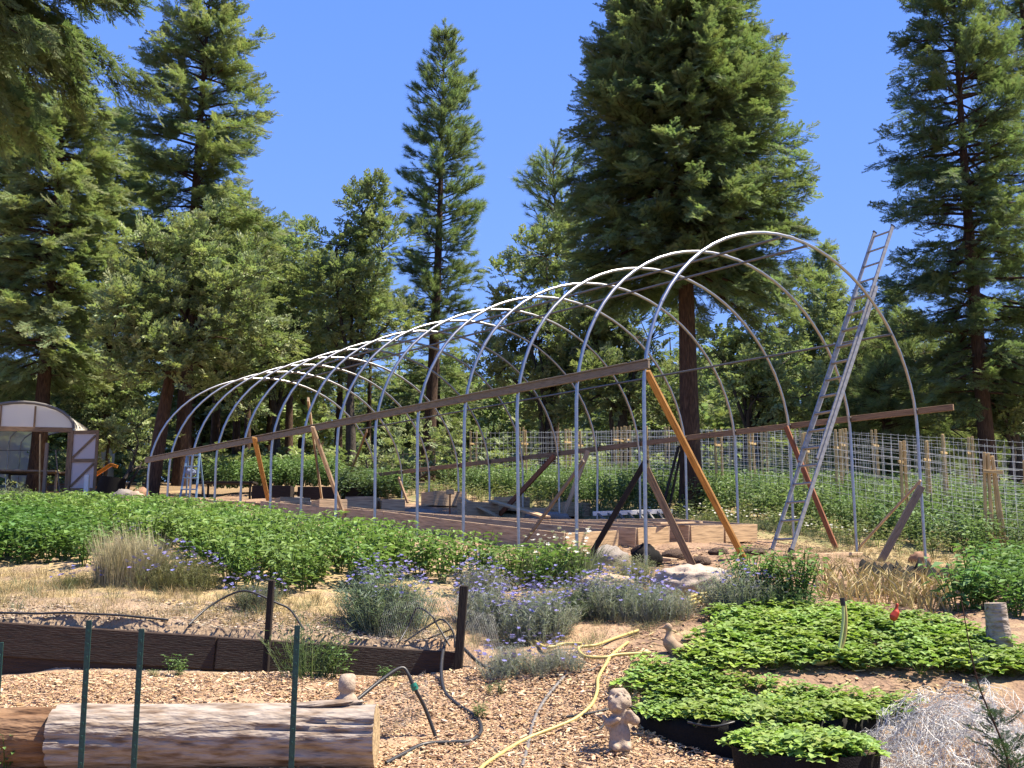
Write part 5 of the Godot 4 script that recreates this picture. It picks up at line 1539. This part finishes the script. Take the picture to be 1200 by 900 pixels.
	part("figure", skin([
		[Vector3(0, .03, 0), Vector3(0, .10, 0), .075, .062], [Vector3(0, .10, 0), Vector3(-.005, .19, .0), .06, .045],
		[Vector3(-.01, .20, 0), Vector3(.01, .23, .01), .035, .03], [Vector3(-.015, .285, .01), Vector3(.0, .30, .01), .062, .058],
		[Vector3(.0, .335, -.03), Vector3(.05, .315, -.03), .03, .028],
		[Vector3(.03, .205, .02), Vector3(.095, .185, .03), .03, .026], [Vector3(.095, .185, .03), Vector3(.06, .235, .05), .024, .02],
		[Vector3(-.05, .185, .01), Vector3(-.075, .175, .05), .024, .02], [Vector3(-.075, .175, .05), Vector3(-.02, .195, .07), .02, .018],
		[Vector3(-.022, .283, .066), Vector3(-.024, .272, .076), .013, .012], [Vector3(-.04, .262, .055), Vector3(-.012, .262, .06), .014, .014], [Vector3(-.05, .296, .05), Vector3(.01, .30, .056), .013, .013],
		[Vector3(.055, .29, .0), Vector3(.06, .275, .0), .016, .013], [Vector3(-.06, .14, -.03), Vector3(-.10, .2, -.06), .03, .012], [Vector3(.05, .14, -.04), Vector3(.09, .2, -.07), .03, .012],
		[Vector3(-.03, .03, .05), Vector3(-.035, .025, .08), .028, .022], [Vector3(.035, .03, .05), Vector3(.04, .025, .08), .028, .022]], .008, .022), M.stone, ch)
	part("curls", skin(curls(), .006, .007), M.stone, ch)
	part("hair", skin([[Vector3(-.03, .345, -.005), Vector3(.02, .352, -.02), .035, .03], [Vector3(.045, .33, -.04), Vector3(.062, .29, -.04), .026, .02], [Vector3(-.05, .31, -.03), Vector3(-.045, .28, -.04), .026, .022]], .008, .02), M.stone, ch)
	# red scrap among the leaves
	var rd := thing("red_ornament", "small red ornament among the strawberry leaves", "ornament", Vector3(3.187, 0.986, -9.320))
	part("body", skin([[Vector3(0, .20, 0), Vector3(.02, .23, 0), .035, .03], [Vector3(.02, .24, 0), Vector3(.035, .30, 0), .015, .012]], .008, .015), M.red_paint, rd)
	tube_part("stick", [Vector3(0, -.05, 0), Vector3(0, .2, 0)], .006, M.black_plastic, rd, 5)

# ---- strawberry beds -------------------------------------------------------------------------------
func build_strawberries() -> void:
	var col := Color(0.229, 0.332, 0.103)
	patch("strawberry_bed", "thick bed of bright strawberry leaves below the garlic row", "crop", [Vector3(1.833, 1.146, -10.080), Vector3(2.412, 1.178, -10.340), Vector3(3.186, 1.144, -10.420), Vector3(3.761, 1.051, -9.860), Vector3(4.078, 0.950, -9.240), Vector3(4.090, 0.824, -8.560), Vector3(3.939, 0.761, -8.260), Vector3(3.133, 0.793, -8.440), Vector3(2.440, 0.823, -8.580), Vector3(1.873, 0.811, -8.520), Vector3(1.253, 0.759, -8.280), Vector3(1.215, 0.809, -8.440), Vector3(1.520, 0.941, -9.000)], .12, P.strawberry, M.leaf, [.085, .19], col, "stuff", 0.0, .5, .08)
	patch("strawberry_edge", "strawberry leaves spreading along the chip path edge", "crop", [Vector3(0.755, 0.735, -8.180), Vector3(1.034, 0.838, -8.520), Vector3(1.527, 0.786, -8.400), Vector3(1.870, 0.728, -8.240), Vector3(1.545, 0.618, -7.880), Vector3(1.040, 0.634, -7.880)], .12, P.strawberry, M.leaf, [.11, .16], col)
	patch("strawberry_runners", "strawberry leaves trailing over the soil right of the wide black planter", "crop", [Vector3(1.876, 0.697, -8.140), Vector3(2.349, 0.680, -8.080), Vector3(2.836, 0.607, -7.760), Vector3(2.529, 0.559, -7.640), Vector3(2.206, 0.538, -7.620), Vector3(1.802, 0.600, -7.840)], .12, P.strawberry, M.leaf, [.10, .15], col, "stuff", 0.0, .5, .15)
	# black fabric planter full of strawberries
	var ctr := Vector3(1.66, 0, -7.85)
	var pl := thing("fabric_planter", "low wide black fabric planter overflowing with strawberry leaves", "planter", Vector3(ctr.x, gy(1.6, -7.2), ctr.z))
	var o: Vector3 = pl.position
	var rim := o.y + .235
	var rx := .86; var rz := .68
	var mb := MB.new()
	var f := FastNoiseLite.new(); f.seed = 5; f.frequency = 1.3
	var ns := 72
	for j in 7:
		for k in ns:
			var a := TAU * k / ns
			var q := 1.0 + .02 * f.get_noise_2d(cos(a) * 3, sin(a) * 3 + j * .5)
			var yy := lerpf(-.12, .235, j / 5.0) if j < 6 else .21
			if j >= 4: yy += .012 * f.get_noise_2d(cos(a) * 4 + 9, sin(a) * 4)
			var bulge := 1.0 + .03 * sin(PI * minf(j, 5) / 5.0) - (.035 if j == 6 else 0.0)
			mb.v.append(Vector3(cos(a) * rx * q * bulge, yy, sin(a) * rz * q * bulge)); mb.n.append(Vector3.UP); mb.c.append(Color.WHITE)
	for j in 6:
		for k in ns:
			var q := j * ns + k; var q2 := j * ns + (k + 1) % ns
			mb.i.append_array([q, q2, q2 + ns, q, q2 + ns, q + ns])
	var st := SurfaceTool.new()
	st.create_from_arrays(mb.mesh().surface_get_arrays(0)); st.generate_normals()
	part("fabric_wall", st.commit(), M.black_fabric, pl)
	disc("soil", pl, rx * .97, rz * .97, .19, M.soil)
	berries("planter_strawberries", "strawberry leaves filling the wide black planter", o + Vector3(0, .19, 0), rx * .97, rz * .97, col, .115, [.11, .17])
	# the second, nearer pot, cut off by the photo's lower edge
	var p2 := Vector3(1.66, 0, -6.45)
	var po := thing("fabric_planter", "black fabric pot of strawberries at the photo's lower edge", "planter", Vector3(p2.x, gy(1.66, -6.5), p2.z))
	var h2: float = Vector3(1.508, 0.599, -6.100).y - po.position.y
	var rings := []; var rads := []
	for k in 5:
		rings.append(Vector3(0, lerpf(-.1, h2, k / 4.0), 0)); rads.append(.40 + .012 * sin(k * 2.1))
	var tb := MB.new()
	tb.tube(rings, rads, 40, false)
	part("fabric_wall", tb.mesh(), M.black_fabric, po)
	disc("soil", po, .385, .385, h2 - .03, M.soil)
	berries("pot_strawberries", "strawberry leaves in the near black fabric pot", po.position + Vector3(0, h2 - .03, 0), .37, .37, col, .12, [.11, .16])
	# tangle of old chicken wire
	var wt := thing("wire_tangle", "heap of tangled silvery chicken wire at the photo's lower right", "wire heap", Vector3(2.773, 0.418, -7.020))
	var wm := MB.new()
	var wf := FastNoiseLite.new(); wf.seed = 61; wf.frequency = 1.0; wf.fractal_octaves = 3
	for sheet in 4:
		var rot := Basis(Vector3.UP, sheet * 1.9 + .4)
		var at := func(u: float, v: float) -> Vector3:
			var x := (u - .5) * 1.45; var z := (v - .5) * 1.05
			var fall := maxf(0.0, 1.0 - (x * x / .52 + z * z / .27))
			var crumple := Vector3(wf.get_noise_3d(x * 3.5, z * 3.5, sheet * 9), wf.get_noise_3d(x * 3.5, z * 3.5, 40 + sheet * 9), wf.get_noise_3d(x * 3.5, z * 3.5, 80 + sheet * 9)) * .2
			return rot * (Vector3(x * .88, .03 + fall * (.17 + .075 * sheet), z * .88) + crumple * Vector3(.7, .8, .7)).max(Vector3(-9, .008, -9))
		for s in [-1, 1]:
			for k in range(-20, 56):
				var pts := []
				for j in 41:
					var u: float = (k + s * j * .5 + (0.0 if s > 0 else 20.0)) / 36.0
					if u < 0 or u > 1: continue
					pts.append(at.call(u, j / 40.0))
				if pts.size() > 1: wm.tube(pts, .0014, 3, false)
	for k in 160:
		var a := R(0, TAU); var r := sqrt(R(0, 1))
		var c := Vector3(cos(a) * r * .6, R(.03, .3 * (1.1 - r)), sin(a) * r * .36)
		var d := Vector3(R(-1, 1), R(-.2, .5), R(-1, 1)).normalized()
		var pts := []
		for s in 7:
			var t := s / 6.0 - .5
			pts.append(c + d * R(.2, .24) * t + Vector3(0, .12 * (.25 - t * t), 0))
		wm.tube(pts, .0013, 3, false)
	part("wire", wm.mesh(), M.wire_old, wt).set_meta("kind", "stuff")
	# dark sapling in front of the wire
	var sp := thing("cedar_sapling", "thin dark cedar sapling rising in front of the wire heap", "sapling", Vector3(2.62, gy(2.62, -6.1), -6.1))
	var tm := MB.new()
	var stem := spline([Vector3(.06, -.1, 0), Vector3(.03, .35, 0), Vector3(-.10, .75, .0), Vector3(-.16, 1.2, 0)], 6)
	var rr := []
	for k in stem.size(): rr.append(lerpf(.009, .002, float(k) / stem.size()))
	tm.tube(stem, rr, 5, false)
	part("trunk", tm.mesh(), M.bark, sp)
	var sb := PackedFloat32Array()
	for k in 90:
		var t := sqrt(R(0.02, 1))
		var p: Vector3 = stem[int((1.0 - t) * (stem.size() - 1))]
		var a := R(0, TAU)
		var d := Vector3(cos(a), R(.3, .9), sin(a)).normalized()
		var x := Vector3.UP.cross(d).normalized()
		put(sb, Basis(x, d.cross(x), d).scaled(Vector3.ONE * R(.07, .2) * (.35 + .8 * t)), p + d * R(0, .16) * t, tint(Color(0.041, 0.073, 0.044), .2))
	scatter("crown", P.cedar, M.needle, sb, sp)

func disc(called: String, parent: Node3D, rx: float, rz: float, y: float, m: Material) -> void:
	var d := MB.new()
	for k in 36:
		d.tri(Vector3(0, y, 0), Vector3(cos(TAU * k / 36) * rx, y, sin(TAU * k / 36) * rz), Vector3(cos(TAU * (k + 1) / 36) * rx, y, sin(TAU * (k + 1) / 36) * rz))
	part(called, d.mesh(), m, parent)

func berries(called: String, label: String, o: Vector3, rx: float, rz: float, col: Color, spacing: float, size: Array) -> void:
	var t := thing(called, label, "crop", Vector3.ZERO, "", "stuff")
	var buf := PackedFloat32Array()
	var x := -rx
	while x < rx:
		var z := -rz
		while z < rz:
			var p := Vector2(x + R(-.5, .5) * spacing, z + R(-.5, .5) * spacing)
			if (p / Vector2(rx, rz)).length() < 1.0:
				put(buf, (Basis(Vector3.UP, R(0, TAU)) * Basis(Vector3.RIGHT, R(-.2, .2))).scaled(Vector3.ONE * R(size[0], size[1])), o + Vector3(p.x, -.02, p.y), tint(col, .2))
			z += spacing
		x += spacing
	scatter("foliage", P.strawberry, M.leaf, buf, t)

# ---- hoses, drip lines and netting ------------------------------------------------------------------
func hose(label: String, pts: Array, r: float, m: Material, lift := 0.0, cat := "hose") -> void:
	var q := []
	for p in pts: q.append(p + Vector3(0, r + lift, 0))
	var t := part(numbered("garden_hose" if r > .011 else "drip_line"), tube_mesh(spline(q, 7), r), m, self)
	tag(t, label, cat)

func tube_mesh(pts: Array, r: float) -> ArrayMesh:
	var mb := MB.new()
	mb.tube(pts, r, 8)
	return mb.mesh()

func build_hoses() -> void:
	hose("long yellow hose snaking up the chip path", [Vector3(-0.206, 0.346, -6.900), Vector3(-0.153, 0.377, -7.060), Vector3(0.072, 0.455, -7.420), Vector3(0.303, 0.518, -7.600), Vector3(0.435, 0.559, -7.700), Vector3(0.553, 0.625, -7.880), Vector3(0.610, 0.696, -8.080), Vector3(0.633, 0.765, -8.280), Vector3(0.703, 0.835, -8.500), Vector3(0.777, 0.896, -8.740), Vector3(0.944, 0.967, -9.120)], .0125, M.yellow_hose, .012)
	hose("yellow hose looped across the top of the chip path", [Vector3(1.087, 0.901, -8.780), Vector3(0.828, 0.892, -8.720), Vector3(0.717, 0.877, -8.660), Vector3(0.580, 0.879, -8.680), Vector3(0.529, 0.909, -8.820), Vector3(0.544, 0.933, -8.940), Vector3(0.678, 0.946, -9.000), Vector3(0.844, 0.982, -9.240), Vector3(1.076, 1.028, -9.540)], .0125, M.yellow_hose, .02)
	hose("yellow hose half hidden among the grey clumps", [Vector3(-0.232, 0.945, -9.520), Vector3(0.000, 0.940, -9.540), Vector3(0.171, 0.953, -9.380), Vector3(0.273, 0.926, -8.980), Vector3(0.414, 0.947, -9.060), Vector3(0.564, 0.950, -9.040)], .014, M.yellow_hose, .02)
	for k in 3: hose(["uppermost coil of yellow hose before the white sack", "middle coil of yellow hose before the white sack", "lowest coil of yellow hose before the white sack"][k], [Vector3(1.655, 1.204, -10.500), Vector3(1.822, 1.235, -10.720), Vector3(1.998, 1.242, -10.780), Vector3(2.037, 1.217, -10.560), Vector3(1.882, 1.188, -10.340)], .014, M.yellow_hose, .02 + .035 * k)
	hose("black hose curving over the chips from the wall's end", [Vector3(-0.775, 0.388, -7.000), Vector3(-0.676, 0.420, -7.160), Vector3(-0.565, 0.451, -7.320), Vector3(-0.404, 0.455, -7.380), Vector3(-0.273, 0.457, -7.420), Vector3(-0.210, 0.489, -7.560), Vector3(-0.221, 0.535, -7.720), Vector3(-0.277, 0.572, -7.840), Vector3(-0.392, 0.622, -8.000), Vector3(-0.492, 0.684, -8.240), Vector3(-0.542, 0.745, -8.620) + Vector3(0, .06, 0), Vector3(-0.536, 0.865, -9.060) + Vector3(0, .12, 0), Vector3(-0.455, 0.911, -9.080) + Vector3(0, .1, 0), Vector3(-0.379, 0.884, -9.080) + Vector3(0, .03, 0), Vector3(-0.227, 0.813, -8.800), Vector3(-0.065, 0.786, -8.540), Vector3(0.013, 0.774, -8.460)], .014, M.black_hose, .006)
	hose("bent black pipe with a green fitting beside the log's cut end", [Vector3(-0.977, 0.758, -7.150), Vector3(-0.851, 0.858, -7.300), Vector3(-0.730, 0.929, -7.400), Vector3(-0.678, 0.880, -7.400), Vector3(-0.649, 0.815, -7.400), Vector3(-0.573, 0.668, -7.450), Vector3(-0.486, 0.447, -7.450)], .0125, M.black_hose)
	var gf := thing("hose_fitting", "small green hose fitting on the bent black pipe", "fitting", Vector3(-0.644, 0.821, -7.400))
	tube_part("collar", [Vector3(-.008, .02, 0), Vector3(.012, -.02, 0)], .024, M.green_plastic, gf, 10)
	tube_part("lever", [Vector3(.0, 0, .02), Vector3(.025, .005, .045)], .008, M.green_plastic, gf, 6)
	hose("thin black drip line along the top of the retaining wall", [Vector3(-4.208, 1.211, -8.880), Vector3(-3.783, 1.203, -8.840), Vector3(-3.555, 1.209, -8.860), Vector3(-3.330, 1.200, -8.840), Vector3(-3.119, 1.189, -8.860), Vector3(-2.909, 1.169, -8.880), Vector3(-2.738, 1.150, -8.900)], .009, M.black_hose, .02)
	hose("black drip line arching over the bank to the leaning stake", [Vector3(-2.580, 1.131, -8.920), Vector3(-2.506, 1.242, -9.100), Vector3(-2.383, 1.335, -9.200), Vector3(-2.237, 1.390, -9.200), Vector3(-2.116, 1.369, -9.200), Vector3(-1.959, 1.300, -9.200), Vector3(-1.830, 1.238, -9.200), Vector3(-1.686, 1.084, -9.060)], .009, M.black_hose)
	hose("black line bowed high left of the thick stake", [Vector3(-0.910, 0.992, -9.060), Vector3(-0.843, 1.128, -9.200), Vector3(-0.781, 1.252, -9.200), Vector3(-0.661, 1.201, -9.100), Vector3(-0.604, 1.113, -9.100), Vector3(-0.500, 0.964, -9.000)], .008, M.black_hose)
	hose("black line crossing the bowed one beside the thick stake", [Vector3(-0.869, 0.991, -9.060), Vector3(-0.643, 1.137, -9.150), Vector3(-0.556, 1.160, -9.100), Vector3(-0.476, 1.068, -9.050), Vector3(-0.459, 0.951, -9.000)], .008, M.black_hose)
	hose("third black line slanting behind the thick stake", [Vector3(-0.719, 0.998, -9.080), Vector3(-0.572, 1.055, -9.150), Vector3(-0.486, 1.092, -9.100)], .007, M.black_hose)
	hose("flat grey hose lying along the chip path", [Vector3(0.063, 0.371, -7.020), Vector3(0.111, 0.457, -7.420), Vector3(0.139, 0.528, -7.680), Vector3(0.184, 0.598, -7.880), Vector3(0.263, 0.680, -8.100), Vector3(0.386, 0.777, -8.360)], .013, M.grey_hose, 0.0)
	hose("dark thin hose across the chips by the small grey clump", [Vector3(0.184, 0.767, -8.380), Vector3(0.427, 0.799, -8.420), Vector3(0.596, 0.820, -8.460), Vector3(0.677, 0.856, -8.580)], .01, M.black_hose)
	hose("black drip line running to the child statue", [Vector3(0.373, 0.566, -7.740), Vector3(0.514, 0.583, -7.760), Vector3(0.707, 0.612, -7.820), Vector3(0.857, 0.622, -7.840)], .01, M.black_hose, .01)
	hose("black drip line drooping beside the child statue", [Vector3(0.581, 0.575, -7.720), Vector3(0.621, 0.552, -7.640), Vector3(0.589, 0.522, -7.540), Vector3(0.518, 0.507, -7.500)], .008, M.black_hose, .01)
	var pr := Vector3(1.208, 0.602, -7.300)
	hose("black drip line draped over the fabric planter's rim", [Vector3(1.124, 0.609, -7.250), Vector3(1.269, 0.593, -7.180), Vector3(1.409, 0.616, -7.200), Vector3(1.633, 0.642, -7.400), Vector3(1.706, 0.616, -7.200), Vector3(1.697, 0.580, -6.950)], .008, M.black_hose)
	hose("black drip line along the bare soil behind the planter", [Vector3(2.798, 0.825, -8.580), Vector3(3.129, 0.851, -8.680), Vector3(3.466, 0.839, -8.620), Vector3(3.655, 0.804, -8.460)], .009, M.black_hose, .02)
	hose("black line at the foot of the tomato bed", [Vector3(4.329, 1.347, -12.820), Vector3(4.021, 1.349, -12.780), Vector3(3.643, 1.301, -12.340)], .009, M.black_hose)
	# netting: loose panel by the log, and the sheet fixed above the wall
	net("loose sheet of fine wire netting lying beside the log's cut end", [Vector3(-0.837, 0.527, -7.100), Vector3(-0.703, 0.564, -7.200), Vector3(-0.577, 0.695, -7.500), Vector3(-0.595, 0.879, -7.700), Vector3(-0.748, 0.827, -7.600), Vector3(-0.865, 0.789, -7.200)], Vector3(-0.843, 0.476, -7.340) + Vector3(0, .02, 0), Vector3(-0.848, 0.779, -7.150), Vector3(-0.563, 0.590, -7.860) + Vector3(0, .02, 0), Vector3(-0.605, 0.878, -7.900), 26, 16)
	net("fine wire netting strung from the wall to the thick stake", [], Vector3(-1.102, 0.967, -9.050), Vector3(-1.038, 1.350, -9.150), Vector3(-0.457, 0.872, -8.980), Vector3(-0.427, 1.354, -8.980), 34, 20)
	net("fine wire netting hanging right of the thick stake", [], Vector3(-0.392, 0.794, -8.920), Vector3(-0.395, 1.271, -9.050), Vector3(-0.067, 0.840, -8.780), Vector3(-0.142, 1.192, -9.300), 20, 20)

func net(label: String, _unused: Array, a: Vector3, b: Vector3, c: Vector3, d: Vector3, n: int, m: int) -> void:
	var t := thing("wire_netting", label, "netting", a)
	var mb := MB.new()
	var f := FastNoiseLite.new(); f.seed = 50; f.frequency = 2.0
	var at := func(u: float, v: float) -> Vector3:
		var p := a.lerp(b, v).lerp(c.lerp(d, v), u) - a
		return p + Vector3(0, .02, .05) * f.get_noise_2d(u * 1.5 + a.x, v * 1.5)
	for s in [-1, 1]:
		for k in range(-m, n + m):
			var pts := []
			for j in m + 1:
				var u: float = (k + s * j * .5 + (0.0 if s > 0 else m * .5)) / n
				if u < 0 or u > 1: continue
				pts.append(at.call(u, float(j) / m))
			if pts.size() > 1: mb.tube(pts, .00075, 3, false)
	part("mesh", mb.mesh(), M.net, t).set_meta("kind", "stuff")

# ---- wood chips and litter on the ground -------------------------------------------------------------
func build_litter() -> void:
	var t := thing("wood_chips", "tan wood chips strewn over the path and the strip below the wall", "wood chips", Vector3.ZERO, "", "stuff")
	var buf := PackedFloat32Array()
	var cols := [Color(0.439, 0.320, 0.203), Color(0.390, 0.271, 0.162), Color(0.488, 0.376, 0.252), Color(0.350, 0.229, 0.130), Color(0.261, 0.164, 0.097)]
	var polys := [[Vector3(-4.380, 0.722, -8.500), Vector3(-1.973, 0.774, -8.680), Vector3(-0.469, 0.775, -8.850), Vector3(0.000, 0.843, -8.740), Vector3(0.600, 0.903, -8.780), Vector3(0.893, 0.813, -8.420), Vector3(0.925, 0.570, -7.680), Vector3(1.372, 0.374, -7.060), Vector3(1.990, 0.298, -6.680), Vector3(1.731, 0.170, -5.860), Vector3(-2.953, 0.160, -5.880)], [Vector3(-0.272, 0.824, -8.960), Vector3(0.269, 0.899, -8.840), Vector3(1.098, 0.950, -9.020), Vector3(1.109, 0.857, -8.600), Vector3(0.627, 0.765, -8.280)]]
	var pp := []
	for q in polys:
		var w := PackedVector2Array()
		for v in q: w.append(Vector2(v.x, v.z))
		pp.append(w)
	for k in 90000:
		var d := sqrt(R(36, 100)) ; var x := R(-.52, .32) * d
		var p := Vector2(x, -d)
		if not (inside(p, pp[0]) or inside(p, pp[1])): continue
		var s := R(.009, .030) * (1.0 if rng.randf() < .93 else 2.2)
		var b := Basis(Vector3.UP, R(0, TAU)) * Basis(Vector3.BACK, R(-.35, .35)) * Basis(Vector3.RIGHT, R(-.5, .5))
		put(buf, b.scaled_local(Vector3(s, s * R(.6, 1.2), s * R(.5, 1.1))), on(x, -d, .012 + R(0, .012)), tint(cols[rng.randi() % 5], .15))
	scatter("litter", P.chip, M.chip, buf, t)
	# straw and twigs on the hoop house floor and the bare soil
	var t2 := thing("straw_litter", "straw and clods scattered over the bare soil of the beds", "litter", Vector3.ZERO, "", "stuff")
	var b2 := PackedFloat32Array()
	for k in 16000:
		var d := R(8, 26); var x := R(-.1, .42) * d
		var uv := Vector2(-x * sin(YAW) + d * cos(YAW), x * cos(YAW) + d * sin(YAW))
		if d > 12.5 and (uv.y < HOOP_V - .2 or uv.y > 18.0): continue
		if d <= 12.5 and x < .9: continue
		var s := R(.02, .09)
		put(b2, (Basis(Vector3.UP, R(0, TAU)) * Basis(Vector3.BACK, R(-.3, .3))).scaled_local(Vector3(s, s * .5, s * R(.15, .7))), on(x, -d, .015), tint([Color(0.395, 0.300, 0.158), Color(0.190, 0.118, 0.071), Color(0.316, 0.213, 0.126)][rng.randi() % 3], .2))
	scatter("litter", P.chip, M.chip, b2, t2)
	# pebbles and bark bits along the top of the wall
	var t3 := thing("bank_litter", "grey bark bits and pebbles along the top of the retaining wall", "litter", Vector3.ZERO, "", "stuff")
	var b3 := PackedFloat32Array()
	for k in 5000:
		var d := R(8.7, 9.7); var x := R(-.55, -.06) * d
		var s := R(.008, .035)
		put(b3, (Basis(Vector3.UP, R(0, TAU)) * Basis(Vector3.BACK, R(-.3, .3))).scaled_local(Vector3(s, s * R(.8, 1.6), s * R(.6, 1.6))), on(x, -d, .01), tint([Color(0.316, 0.261, 0.198), Color(0.205, 0.150, 0.103), Color(0.395, 0.332, 0.253)][rng.randi() % 3], .2))
	scatter("litter", P.chip, M.chip, b3, t3)

# rows of small curls over the back and crown of the child's head
func curls() -> Array:
	var out := []
	for k in 22:
		var a := k * 2.4
		var up := .15 + .8 * (k / 22.0)
		var d := Vector3(cos(a) * sqrt(1.0 - up * up), up, sin(a) * sqrt(1.0 - up * up))
		if d.z > .55: continue
		var p := Vector3(-.008, .295, .008) + d * .062
		out.append([p, p + Vector3(d.z, -.3, -d.x) * .008, .014, .012])
	return out
